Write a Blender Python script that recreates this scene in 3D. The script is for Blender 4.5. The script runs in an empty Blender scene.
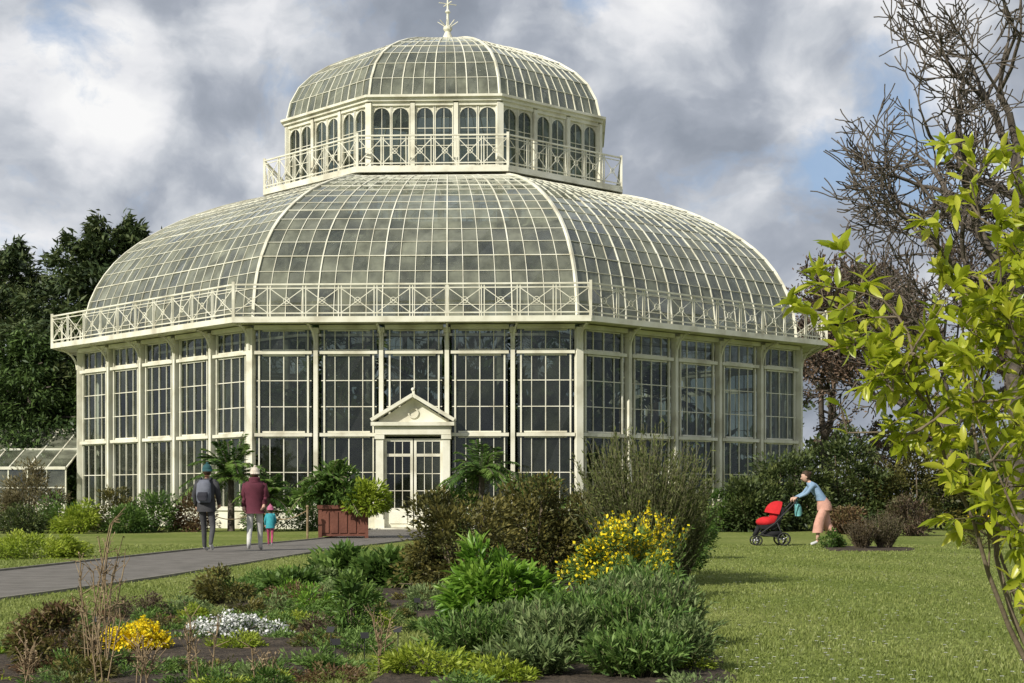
import bpy, math, random
import numpy as np
from mathutils import Vector, Matrix
rng=np.random.default_rng(11); random.seed(5)
scene=bpy.context.scene
scene.view_settings.view_transform='Standard'; scene.view_settings.look='None'; scene.view_settings.exposure=0
COL=scene.collection
# ---------------------------------------------------------------- materials
def newmat(name):
    m=bpy.data.materials.new(name); m.use_nodes=True
    nt=m.node_tree; nt.nodes.clear()
    return m,nt,nt.nodes,nt.links
def N(nt,typ,**kw):
    n=nt.nodes.new(typ)
    for k,v in kw.items():
        if k in n.inputs: n.inputs[k].default_value=v
        else: setattr(n,k,v)
    return n
def c4(c): return (c[0],c[1],c[2],1)
def mat_noise(name,c1,c2,scale=4,rough=.6,bump=.2,bscale=None,spec=.3,metal=0,c3=None,obj=False,detail=6):
    m,nt,ns,ln=newmat(name)
    out=N(nt,'ShaderNodeOutputMaterial'); b=N(nt,'ShaderNodeBsdfPrincipled')
    b.inputs['Roughness'].default_value=rough; b.inputs['Specular IOR Level'].default_value=spec; b.inputs['Metallic'].default_value=metal
    tc=N(nt,'ShaderNodeTexCoord'); no=N(nt,'ShaderNodeTexNoise'); no.inputs['Scale'].default_value=scale; no.inputs['Detail'].default_value=detail
    ln.new(tc.outputs['Object'],no.inputs['Vector'])
    r=N(nt,'ShaderNodeValToRGB'); r.color_ramp.elements[0].position=.33; r.color_ramp.elements[1].position=.67
    r.color_ramp.elements[0].color=c4(c1); r.color_ramp.elements[1].color=c4(c2)
    if c3 is not None:
        e=r.color_ramp.elements.new(.5); e.color=c4(c3)
    ln.new(no.outputs['Fac'],r.inputs['Fac']); ln.new(r.outputs['Color'],b.inputs['Base Color'])
    if bump:
        n2=N(nt,'ShaderNodeTexNoise'); n2.inputs['Scale'].default_value=bscale or scale*6; n2.inputs['Detail'].default_value=4
        ln.new(tc.outputs['Object'],n2.inputs['Vector'])
        bp=N(nt,'ShaderNodeBump'); bp.inputs['Strength'].default_value=bump; bp.inputs['Distance'].default_value=.05
        ln.new(n2.outputs['Fac'],bp.inputs['Height']); ln.new(bp.outputs['Normal'],b.inputs['Normal'])
    ln.new(b.outputs[0],out.inputs[0]); return m
def mat_leaf(name,c1,c2,c3=None,rough=.5,trans=.3,spec=.3):
    m,nt,ns,ln=newmat(name)
    out=N(nt,'ShaderNodeOutputMaterial'); b=N(nt,'ShaderNodeBsdfPrincipled')
    b.inputs['Roughness'].default_value=rough; b.inputs['Specular IOR Level'].default_value=spec
    a=N(nt,'ShaderNodeAttribute'); a.attribute_name='rnd'
    r=N(nt,'ShaderNodeValToRGB'); r.color_ramp.elements[0].color=c4(c1); r.color_ramp.elements[1].color=c4(c2)
    if c3 is not None:
        r.color_ramp.elements[1].position=.55
        e=r.color_ramp.elements.new(1.0); e.color=c4(c3)
    ln.new(a.outputs['Fac'],r.inputs['Fac']); ln.new(r.outputs['Color'],b.inputs['Base Color'])
    t=N(nt,'ShaderNodeBsdfTranslucent'); ln.new(r.outputs['Color'],t.inputs['Color'])
    mx=N(nt,'ShaderNodeMixShader'); mx.inputs[0].default_value=trans
    ln.new(b.outputs[0],mx.inputs[1]); ln.new(t.outputs[0],mx.inputs[2]); ln.new(mx.outputs[0],out.inputs[0]); return m
def mat_glass(name,tint,dirt,dlo,dhi,scale=.6,refl=.12,fk=1.4,tl_=.4,streak=False):
    m,nt,ns,ln=newmat(name)
    out=N(nt,'ShaderNodeOutputMaterial')
    tr=N(nt,'ShaderNodeBsdfTransparent'); tr.inputs[0].default_value=c4(tint)
    gl=N(nt,'ShaderNodeBsdfGlossy'); gl.inputs['Roughness'].default_value=.05; gl.inputs['Color'].default_value=(.9,.95,.95,1)
    lw=N(nt,'ShaderNodeFresnel'); lw.inputs['IOR'].default_value=1.45
    ad=N(nt,'ShaderNodeMath',operation='MULTIPLY_ADD'); ad.inputs[1].default_value=fk; ad.inputs[2].default_value=refl
    ad.use_clamp=True; ln.new(lw.outputs[0],ad.inputs[0])
    m1=N(nt,'ShaderNodeMixShader'); ln.new(ad.outputs[0],m1.inputs[0]); ln.new(tr.outputs[0],m1.inputs[1]); ln.new(gl.outputs[0],m1.inputs[2])
    tc=N(nt,'ShaderNodeTexCoord')
    nd=N(nt,'ShaderNodeTexNoise'); nd.inputs['Scale'].default_value=1.7; nd.inputs['Detail'].default_value=6; ln.new(tc.outputs['Object'],nd.inputs['Vector'])
    dr=N(nt,'ShaderNodeValToRGB'); dr.color_ramp.elements[0].position=.35; dr.color_ramp.elements[1].position=.65
    dr.color_ramp.elements[0].color=c4([x*.65 for x in dirt]); dr.color_ramp.elements[1].color=c4([min(1,x*1.3) for x in dirt]); ln.new(nd.outputs['Fac'],dr.inputs['Fac'])
    df=N(nt,'ShaderNodeBsdfDiffuse'); ln.new(dr.outputs[0],df.inputs[0])
    tl=N(nt,'ShaderNodeBsdfTranslucent'); ln.new(dr.outputs[0],tl.inputs[0])
    m2=N(nt,'ShaderNodeMixShader'); m2.inputs[0].default_value=tl_; ln.new(df.outputs[0],m2.inputs[1]); ln.new(tl.outputs[0],m2.inputs[2])
    no=N(nt,'ShaderNodeTexNoise'); no.inputs['Scale'].default_value=scale; no.inputs['Detail'].default_value=7; no.inputs['Roughness'].default_value=.65
    ln.new(tc.outputs['Object'],no.inputs['Vector'])
    at=N(nt,'ShaderNodeAttribute'); at.attribute_name='rnd'
    s=N(nt,'ShaderNodeMath',operation='MULTIPLY_ADD'); s.inputs[1].default_value=.45; ln.new(at.outputs['Fac'],s.inputs[0]); ln.new(no.outputs['Fac'],s.inputs[2])
    mr=N(nt,'ShaderNodeMapRange'); mr.inputs[1].default_value=.38; mr.inputs[2].default_value=1.02; mr.inputs[3].default_value=dlo; mr.inputs[4].default_value=dhi
    ln.new(s.outputs[0],mr.inputs[0])
    m3=N(nt,'ShaderNodeMixShader'); ln.new(mr.outputs[0],m3.inputs[0]); ln.new(m1.outputs[0],m3.inputs[1]); ln.new(m2.outputs[0],m3.inputs[2])
    ln.new(m3.outputs[0],out.inputs[0]); return m
CREAM=mat_noise('cream_paint',(.52,.49,.38),(.78,.76,.65),scale=1.3,rough=.45,bump=.05,c3=(.71,.69,.56))
GLASSW=mat_glass('wall_glass',(.46,.52,.48),(.24,.27,.19),.0,.17,refl=.02,fk=1.1)
GLASSR=mat_glass('roof_glass',(.62,.66,.60),(.36,.37,.28),.10,.72,scale=.4,refl=.06,fk=2.0,tl_=.35)
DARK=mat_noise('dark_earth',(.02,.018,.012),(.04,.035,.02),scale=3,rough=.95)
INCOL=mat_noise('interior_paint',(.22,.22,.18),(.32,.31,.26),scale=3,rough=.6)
BARK=mat_noise('bark',(.06,.05,.04),(.15,.125,.10),scale=6,rough=.9,bump=.5)
TWIG=mat_noise('twig',(.11,.085,.055),(.21,.17,.12),scale=6,rough=.9,bump=.2)
BLACK=mat_noise('black_rubber',(.015,.015,.016),(.03,.03,.03),rough=.6,bump=0)
METAL=mat_noise('grey_metal',(.25,.25,.26),(.35,.35,.36),rough=.35,bump=0,metal=.8)
def cloth(name,c,v=.75): return mat_noise(name,tuple(x*v for x in c),c,scale=9,rough=.85,bump=.3,bscale=60)
SKIN=mat_noise('skin',(.50,.31,.23),(.58,.37,.28),scale=5,rough=.55,bump=0)
# ---------------------------------------------------------------- mesh builder
class MB:
    def __init__(s): s.v=[]; s.f=[]; s.m=[]; s.r=[]
    def face(s,pts,mi=0,r=None):
        b=len(s.v); s.v.extend([tuple(p) for p in pts]); s.f.append(tuple(range(b,b+len(pts)))); s.m.append(mi); s.r.append(random.random() if r is None else r)
    def hexa(s,P,mi=0):
        b=len(s.v); s.v.extend([tuple(p) for p in P])
        for q in ((0,3,2,1),(4,5,6,7),(0,1,5,4),(1,2,6,5),(2,3,7,6),(3,0,4,7)):
            s.f.append(tuple(b+i for i in q)); s.m.append(mi); s.r.append(.5)
    def beam(s,p,q,w,t,up=(0,0,1),mi=0):
        p=Vector(p);q=Vector(q);d=(q-p)
        if d.length<1e-6:return
        d.normalize(); up=Vector(up)
        if abs(d.dot(up.normalized()))>.98: up=Vector((0,1,0)) if abs(d.y)<.9 else Vector((1,0,0))
        sd=d.cross(up).normalized(); u=sd.cross(d).normalized()
        a=sd*w/2; b=u*t/2
        s.hexa([p-a-b,p+a-b,p+a+b,p-a+b,q-a-b,q+a-b,q+a+b,q-a+b],mi)
    def box(s,x0,x1,y0,y1,z0,z1,mi=0):
        s.hexa([(x0,y0,z0),(x1,y0,z0),(x1,y1,z0),(x0,y1,z0),(x0,y0,z1),(x1,y0,z1),(x1,y1,z1),(x0,y1,z1)],mi)
    def tube(s,pts,rad,n=8,mi=0,cap=True):
        pts=[Vector(p) for p in pts]; b0=len(s.v)
        if not hasattr(rad,'__len__'): rad=[rad]*len(pts)
        for i,p in enumerate(pts):
            d=(pts[min(i+1,len(pts)-1)]-pts[max(i-1,0)]).normalized()
            up=Vector((0,0,1)) if abs(d.z)<.9 else Vector((0,1,0))
            a=d.cross(up).normalized(); c=a.cross(d)
            for k in range(n):
                t=2*math.pi*k/n; s.v.append(tuple(p+(a*math.cos(t)+c*math.sin(t))*rad[i]))
        for i in range(len(pts)-1):
            for k in range(n):
                s.f.append((b0+i*n+k,b0+i*n+(k+1)%n,b0+(i+1)*n+(k+1)%n,b0+(i+1)*n+k)); s.m.append(mi); s.r.append(.5)
        if cap:
            s.f.append(tuple(b0+k for k in range(n))[::-1]); s.m.append(mi); s.r.append(.5)
            e=b0+(len(pts)-1)*n; s.f.append(tuple(e+k for k in range(n))); s.m.append(mi); s.r.append(.5)
    def loft(s,rings,n=16,mi=0,cap=True):
        b0=len(s.v)
        for (cx,cy,cz,rx,ry) in rings:
            for k in range(n):
                t=2*math.pi*k/n; s.v.append((cx+rx*math.cos(t),cy+ry*math.sin(t),cz))
        for i in range(len(rings)-1):
            for k in range(n):
                s.f.append((b0+i*n+k,b0+i*n+(k+1)%n,b0+(i+1)*n+(k+1)%n,b0+(i+1)*n+k)); s.m.append(mi); s.r.append(.5)
        if cap:
            for e in (b0,b0+(len(rings)-1)*n):
                s.f.append(tuple(e+k for k in range(n))); s.m.append(mi); s.r.append(.5)
    def ell(s,c,r,mi=0,nu=12,nv=8,fn=None):
        b0=len(s.v)
        for j in range(nv+1):
            ph=math.pi*j/nv
            for i in range(nu):
                th=2*math.pi*i/nu
                x,y,z=math.sin(ph)*math.cos(th),math.sin(ph)*math.sin(th),math.cos(ph)
                if fn: x,y,z=fn(x,y,z)
                s.v.append((c[0]+r[0]*x,c[1]+r[1]*y,c[2]+r[2]*z))
        for j in range(nv):
            for i in range(nu):
                s.f.append((b0+j*nu+i,b0+(j+1)*nu+i,b0+(j+1)*nu+(i+1)%nu,b0+j*nu+(i+1)%nu)); s.m.append(mi); s.r.append(.5)
    def obj(s,name,mats,parent=None,smooth=False):
        me=bpy.data.meshes.new(name); me.from_pydata(s.v,[],s.f)
        for m in mats: me.materials.append(m)
        me.polygons.foreach_set('material_index',s.m)
        at=me.attributes.new('rnd','FLOAT','FACE'); at.data.foreach_set('value',s.r)
        if smooth: me.polygons.foreach_set('use_smooth',[True]*len(s.f))
        me.update(); o=bpy.data.objects.new(name,me); COL.objects.link(o)
        if parent: o.parent=parent
        return o
def empty(name,loc=(0,0,0),rz=0):
    e=bpy.data.objects.new(name,None); e.location=loc; e.rotation_euler=(0,0,rz); COL.objects.link(e); return e
# ---------------------------------------------------------------- foliage builder (vectorised)
def nrm(a): return a/np.maximum(np.linalg.norm(a,axis=1,keepdims=True),1e-9)
class Fol:
    def __init__(s): s.V=[];s.F=[];s.M=[];s.R=[];s.n=0
    def _add(s,V,F,mi,R):
        s.V.append(V);s.F.append(F+s.n);s.M.append(np.full(len(F),mi));s.R.append(R);s.n+=len(V)
    def leaves(s,c,d,L,W,mi=0,r=None,detail=False,curve=.15,fold=.25,upb=None):
        n=len(c); c=np.asarray(c,float); d=nrm(np.asarray(d,float)); L=np.broadcast_to(L,(n,)).astype(float); W=np.broadcast_to(W,(n,)).astype(float)
        if r is None: r=rng.random(n)
        up=rng.normal(size=(n,3))*.6+np.array([0,0,1.0]) if upb is None else upb
        sd=nrm(np.cross(d,up)); nn=nrm(np.cross(sd,d))
        if not detail:
            V=np.stack([c,c+d*(L*.45)[:,None]+sd*(W*.5)[:,None],c+d*L[:,None]-nn*(L*curve)[:,None],c+d*(L*.45)[:,None]-sd*(W*.5)[:,None]],1).reshape(-1,3)
            F=(np.arange(n)*4)[:,None]+np.arange(4)[None]
            s._add(V,F,mi,r)
        else:
            ts=[0,.22,.5,.78,1]; ws=[.08,.75,1,.65,.03]; rows=[]
            for t,w in zip(ts,ws):
                base=c+d*(L*t)[:,None]-nn*(L*curve*t*t)[:,None]
                e=sd*(W*.5*w)[:,None]; u=nn*(W*fold*w)[:,None]
                rows+= [base-e+u,base,base+e+u]
            V=np.stack(rows,1).reshape(-1,3); k=len(ts)*3
            pat=[]
            for i in range(len(ts)-1):
                a=i*3; pat+=[[a,a+1,a+4,a+3],[a+1,a+2,a+5,a+4]]
            pat=np.array(pat); F=((np.arange(n)*k)[:,None,None]+pat[None]).reshape(-1,4)
            s._add(V,F,mi,np.repeat(r,len(pat)))
    def segs(s,p0,p1,r0,r1,mi=1,k=5):
        p0=np.asarray(p0,float);p1=np.asarray(p1,float);n=len(p0)
        if n==0:return
        r0=np.broadcast_to(r0,(n,));r1=np.broadcast_to(r1,(n,))
        d=nrm(p1-p0); up=np.where(np.abs(d[:,2:3])>.9,np.array([[0,1.,0]]),np.array([[0,0,1.]]))
        a=nrm(np.cross(d,up)); b=np.cross(a,d)
        th=2*np.pi*np.arange(k)/k
        ring=a[:,None]*np.cos(th)[None,:,None]+b[:,None]*np.sin(th)[None,:,None]
        V=np.concatenate([p0[:,None]+ring*r0[:,None,None],p1[:,None]+ring*r1[:,None,None]],1).reshape(-1,3)
        i=np.arange(k); pat=np.stack([i,(i+1)%k,(i+1)%k+k,i+k],1)
        F=((np.arange(n)*2*k)[:,None,None]+pat[None]).reshape(-1,4)
        s._add(V,F,mi,np.full(len(F),.5))
    def obj(s,name,mats,parent=None,loc=None):
        V=np.concatenate(s.V);F=np.concatenate(s.F);M=np.concatenate(s.M);R=np.concatenate(s.R)
        me=bpy.data.meshes.new(name); nf=len(F)
        me.vertices.add(len(V)); me.vertices.foreach_set('co',V.astype(np.float32).ravel())
        me.loops.add(nf*4); me.polygons.add(nf)
        me.polygons.foreach_set('loop_start',np.arange(nf,dtype=np.int32)*4)
        me.loops.foreach_set('vertex_index',F.astype(np.int32).ravel())
        for m in mats: me.materials.append(m)
        me.polygons.foreach_set('material_index',M.astype(np.int32))
        at=me.attributes.new('rnd','FLOAT','FACE'); at.data.foreach_set('value',R.astype(np.float32))
        me.update(calc_edges=True); me.validate()
        o=bpy.data.objects.new(name,me); COL.objects.link(o)
        if parent:o.parent=parent
        if loc is not None:o.location=loc
        return o
def clump_pts(n,M,rx,ry,h,cr,z0=0,flat=.0):
    u=nrm(rng.normal(size=(M,3))); u[:,2]=np.abs(u[:,2])*1.0
    rad=rng.uniform(.55,1.0,M)**.6*rng.uniform(.85,1.12,M)
    C=np.stack([u[:,0]*rx*rad,u[:,1]*ry*rad,z0+(h-z0)*(.12+.83*u[:,2]*rad)],1)
    low=rng.random(M)<.35; C[low,2]=z0+(h-z0)*rng.uniform(.08,.5,low.sum())
    idx=rng.integers(0,M,n); cs=cr*rng.uniform(.6,1.25,M)
    o=nrm(rng.normal(size=(n,3)))*(rng.random(n)**.45)[:,None]
    P=C[idx]+o*cs[idx][:,None]*np.array([1,1,.8]); P[:,2]=np.maximum(P[:,2],.02)
    ctr=np.array([0,0,z0+(h-z0)*.35])
    D=nrm(o+.8*nrm(P-ctr)+rng.normal(size=(n,3))*.35+np.array([0,0,.25]))
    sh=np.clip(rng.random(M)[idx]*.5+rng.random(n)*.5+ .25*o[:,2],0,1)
    return P,D,sh
def bush(name,x,y,rx,ry,h,n,L,W,mat,M=22,cr=None,detail=False,z0=0,fl=None,fln=0,flL=.03,flW=.03,stems=14,flbias=.3,twig=None,curve=.2):
    f=Fol(); cr=cr or .32*min(rx,ry,max(h,.3))+.03
    P,D,sh=clump_pts(n,M,rx*.85,ry*.85,h*.93,cr,z0)
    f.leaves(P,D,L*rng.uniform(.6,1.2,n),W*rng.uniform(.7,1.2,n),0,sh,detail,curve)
    k=stems
    if k:
        t=P[rng.integers(0,n,k)]; b=t*np.array([.12,.12,0]); mid=(t+b)/2+rng.normal(size=(k,3))*.05*rx; mid[:,2]=np.maximum(mid[:,2],.02)
        r=.012*max(h,.4)
        f.segs(b,mid,r,r*.7,1); f.segs(mid,t,r*.7,r*.3,1)
    mats=[mat,twig or TWIG]
    if fl:
        u=P+D*L*.6; key=u[:,2]/h+rng.random(n)*flbias*2-.2*np.abs(rng.normal(size=n)); idx=np.argsort(-key)[:min(n,fln)]
        if fln>len(idx): idx=rng.choice(idx,fln)
        q=u[idx]+rng.normal(size=(len(idx),3))*L*.2
        f.leaves(q,rng.normal(size=(len(idx),3))*.7+np.array([0,0,.5]),flL,flW,2); mats.append(fl)
    return f.obj(name,mats,loc=(x,y,0))
# ---------------------------------------------------------------- world
SUN=Vector((-.56,-.60,.58)).normalized()
w=bpy.data.worlds.new('World'); scene.world=w; w.use_nodes=True; nt=w.node_tree; nt.nodes.clear(); ln=nt.links
out=N(nt,'ShaderNodeOutputWorld'); bg=N(nt,'ShaderNodeBackground'); bg.inputs['Strength'].default_value=.1
sky=N(nt,'ShaderNodeTexSky'); sky.sky_type='NISHITA'; sky.sun_disc=False
sky.sun_elevation=math.asin(SUN.z); sky.sun_rotation=math.atan2(SUN.x,SUN.y)
tc=N(nt,'ShaderNodeTexCoord')
def vmath(op,a=None,b=None):
    n=N(nt,'ShaderNodeVectorMath',operation=op)
    if a is not None: ln.new(a,n.inputs[0])
    if b is not None:
        if isinstance(b,(tuple,list)): n.inputs[1].default_value=b
        else: ln.new(b,n.inputs[1])
    return n
def fm(op,a,b=None,c=None,clamp=False):
    n=N(nt,'ShaderNodeMath',operation=op); n.use_clamp=clamp
    for i,v in enumerate((a,b,c)):
        if v is None: continue
        if isinstance(v,(int,float)): n.inputs[i].default_value=v
        else: ln.new(v,n.inputs[i])
    return n.outputs[0]
dirn=tc.outputs['Generated']
wn=N(nt,'ShaderNodeTexNoise'); wn.inputs['Scale'].default_value=9; wn.inputs['Detail'].default_value=6; ln.new(dirn,wn.inputs['Vector'])
wv_=vmath('SUBTRACT',wn.outputs['Color'],(.5,.5,.5)).outputs[0]; wv_=vmath('MULTIPLY',wv_,(.10,.10,.09)).outputs[0]
sc=vmath('MULTIPLY',dirn,(1,1,1.35)).outputs[0]; sc=vmath('ADD',sc,wv_).outputs[0]
dirw=vmath('ADD',dirn,wv_).outputs[0]
def noise(scale,det,rough,dist,off=0,vec=None):
    n=N(nt,'ShaderNodeTexNoise'); n.inputs['Scale'].default_value=scale; n.inputs['Detail'].default_value=det; n.inputs['Roughness'].default_value=rough; n.inputs['Distortion'].default_value=dist
    v=vmath('ADD',vec or sc,(off,off*.7,off*.3)).outputs[0]; ln.new(v,n.inputs['Vector']); return n.outputs['Fac']
n1=noise(9,9,.5,.0,3.1); n2=noise(3.2,4,.5,.1,9.3); n3=noise(24,6,.5,.0,1.7)
def blob(px,py,size,amp):
    d=Vector(((px-512)/1600,1,(495-py)/1600)).normalized()
    dd=vmath('DISTANCE',dirw,tuple(d)).outputs['Value']
    g=fm('MULTIPLY',dd,1/size); g=fm('POWER',g,2.0); g=fm('MULTIPLY',g,-1); g=fm('EXPONENT',g); return fm('MULTIPLY',g,amp)
def addall(l):
    a=l[0]
    for b in l[1:]: a=fm('ADD',a,b)
    return a
val=addall([fm('MULTIPLY_ADD',n1,1.15,-.17),fm('MULTIPLY',n2,.2),fm('MULTIPLY',n3,.20),
  blob(60,125,.045,.34),blob(15,235,.035,.24),blob(700,35,.04,.20),blob(840,35,.05,.26),blob(975,70,.04,.22),blob(800,110,.03,.12),blob(230,90,.05,-.06),blob(105,10,.025,.20),blob(560,20,.03,.08),blob(150,200,.04,-.03),blob(900,240,.05,.10)])
rp=N(nt,'ShaderNodeValToRGB'); ln.new(val,rp.inputs['Fac']); cr=rp.color_ramp
cr.elements[0].position=.40; cr.elements[0].color=(2.5,2.8,3.35,1)
cr.elements[1].position=.90; cr.elements[1].color=(9.5,9.5,9.5,1)
for p,c in ((.51,(3.0,3.35,3.95,1)),(.61,(4.0,4.35,5.0,1)),(.70,(5.8,6.1,6.6,1)),(.79,(8.0,8.1,8.4,1))):
    e=cr.elements.new(p); e.color=c
n4=noise(9,8,.62,.0,5.5)
bm_=addall([fm('MULTIPLY',n4,1.0),blob(905,140,.04,.30),blob(960,190,.03,.26),blob(60,35,.035,.22),blob(590,8,.02,.2),blob(5,185,.02,.2),blob(830,175,.025,.2)])
bmask=N(nt,'ShaderNodeMapRange'); bmask.inputs[1].default_value=.60; bmask.inputs[2].default_value=.78; ln.new(bm_,bmask.inputs[0])
bm2=fm('MULTIPLY',bmask.outputs[0],.85)
mx=N(nt,'ShaderNodeMix'); mx.data_type='RGBA'; ln.new(bm2,mx.inputs[0]); ln.new(rp.outputs['Color'],mx.inputs[6])
skb=N(nt,'ShaderNodeMix'); skb.data_type='RGBA'; skb.inputs[0].default_value=.6; ln.new(sky.outputs[0],skb.inputs[6]); skb.inputs[7].default_value=(3.4,5.0,7.6,1)
ln.new(skb.outputs[2],mx.inputs[7]); ln.new(mx.outputs[2],bg.inputs[0]); ln.new(bg.outputs[0],out.inputs[0])
sl=bpy.data.lights.new('sun','SUN'); sl.energy=5.0; sl.angle=math.radians(.6); sl.color=(1,.95,.85)
so=bpy.data.objects.new('sun',sl); so.rotation_euler=(-SUN).to_track_quat('-Z','Y').to_euler(); COL.objects.link(so)
cam=bpy.data.cameras.new('camera'); co=bpy.data.objects.new('camera',cam); COL.objects.link(co); scene.camera=co
co.location=(0,0,1.2); co.rotation_euler=(math.radians(90),0,0); cam.lens=56.25; cam.sensor_width=36; cam.shift_y=153.5/1024; cam.clip_end=3000; cam.clip_start=.1
# ---------------------------------------------------------------- ground
m,nt_,ns,l2=newmat('lawn_grass')
o_=N(nt_,'ShaderNodeOutputMaterial'); b=N(nt_,'ShaderNodeBsdfPrincipled'); b.inputs['Roughness'].default_value=.9; b.inputs['Specular IOR Level'].default_value=.1
g=N(nt_,'ShaderNodeTexCoord')
def gn(scale,det,st=None):
    n=N(nt_,'ShaderNodeTexNoise'); n.inputs['Scale'].default_value=scale; n.inputs['Detail'].default_value=det
    l2.new(g.outputs['Object'],n.inputs['Vector']); return n
a1=gn(.35,6);a2=gn(7,8);a3=gn(60,4)
r1=N(nt_,'ShaderNodeValToRGB'); r1.color_ramp.elements[0].position=.35; r1.color_ramp.elements[1].position=.65
r1.color_ramp.elements[0].color=(.165,.215,.05,1); r1.color_ramp.elements[1].color=(.25,.285,.09,1); l2.new(a1.outputs[0],r1.inputs[0])
r2=N(nt_,'ShaderNodeValToRGB'); r2.color_ramp.elements[0].position=.3; r2.color_ramp.elements[1].position=.7
r2.color_ramp.elements[0].color=(.6,.62,.55,1); r2.color_ramp.elements[1].color=(1.25,1.2,1.1,1); l2.new(a2.outputs[0],r2.inputs[0])
mm=N(nt_,'ShaderNodeMix'); mm.data_type='RGBA'; mm.blend_type='MULTIPLY'; mm.inputs[0].default_value=1; l2.new(r1.outputs[0],mm.inputs[6]); l2.new(r2.outputs[0],mm.inputs[7])
l2.new(mm.outputs[2],b.inputs['Base Color'])
bp=N(nt_,'ShaderNodeBump'); bp.inputs['Strength'].default_value=.8; bp.inputs['Distance'].default_value=.05; l2.new(a3.outputs[0],bp.inputs['Height']); l2.new(bp.outputs[0],b.inputs['Normal'])
l2.new(b.outputs[0],o_.inputs[0]); LAWN=m
mb=MB(); mb.face([(-600,-100,0),(600,-100,0),(600,900,0),(-600,900,0)]); mb.obj('ground',[LAWN])
def smooth_poly(pts,sub=6,jit=0):
    n=len(pts);o=[]
    for i in range(n):
        p0,p1,p2,p3=[np.array(pts[(i+k-1)%n],float) for k in range(4)]
        for s in range(sub):
            t=s/sub
            q=.5*((2*p1)+(-p0+p2)*t+(2*p0-5*p1+4*p2-p3)*t*t+(-p0+3*p1-3*p2+p3)*t**3)
            o.append(q+rng.normal(size=2)*jit)
    return o
ASPH=mat_noise('asphalt',(.125,.115,.10),(.195,.18,.16),scale=2.5,rough=.9,bump=.4,bscale=90)
left=[(-12.5,10),(-9.6,17),(-8.1,24.3),(-7.45,30),(-6.9,35),(-5.9,39.5),(-5.2,43),(-4.9,48),(-4.9,56.2)]
right=[(-8.5,8),(-6.6,14),(-5.85,18.3),(-5.1,23.1),(-4.65,28),(-4.2,33),(-3.4,38),(-2.6,43),(-2.3,48),(-2.1,56.2)]
def resample(p,n):
    p=np.array(p,float); s=np.concatenate([[0],np.cumsum(np.linalg.norm(np.diff(p,axis=0),axis=1))]); t=np.linspace(0,s[-1],n)
    q=np.stack([np.interp(t,s,p[:,0]),np.interp(t,s,p[:,1])],1)
    for _ in range(3): q[1:-1]=(q[:-2]+2*q[1:-1]+q[2:])/4
    return q
A=resample(left,50);B=resample(right,50)
mb=MB()
for i in range(49): mb.face([(*A[i],.006),(*B[i],.006),(*B[i+1],.006),(*A[i+1],.006)])
mb.obj('garden_path',[ASPH])
mb=MB()
for E,sg in ((A,-1),(B,1)):
    for i in range(49):
        a=E[i];c=E[i+1]; mb.beam((a[0]+sg*.04,a[1],.012),(c[0]+sg*.04,c[1],.012),.06,.05)
mb.obj('path_edging',[mat_noise('edging_stone',(.16,.15,.12),(.26,.24,.2),rough=.9)])
SOIL=mat_noise('soil',(.035,.026,.018),(.085,.065,.045),scale=7,rough=1,bump=1,bscale=25)
BEDS=[]
def bed(pts,name='flower_bed'):
    q=smooth_poly(pts,6,.03); c=np.mean(q,0); mb=MB(); n=len(q); BEDS.append([tuple(c+(a-c)*.97) for a in q])
    for i in range(n):
        a=q[i];b_=q[(i+1)%n]; ai=c+(a-c)*.93; bi=c+(b_-c)*.93
        mb.face([(*a,.005),(*b_,.005),(*bi,.035),(*ai,.035)]); mb.face([(*ai,.035),(*bi,.035),(*c,.045)])
    return mb.obj(name,[SOIL])
bed([(-3.7,9),(-1.7,8.8),(-1.3,10.8),(-1.15,12.4),(-1.15,14.2),(-2.0,14.8),(-4,16.2),(-4.2,13)])
bed([(-.75,8.8),(1.1,8.8),(1.5,11.5),(1.55,14),(1.9,18),(2.5,22),(2.0,24),(0,23.5),(-1.9,22.5),(-2.9,21),(-2.9,18.6),(-3.8,17.8),(-2.0,16.4),(-.75,15.2),(-.7,11)])
bed([(6.9,34.2),(8.4,34.2),(8.9,35.5),(8.2,36.6),(7.2,36.5)])
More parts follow.
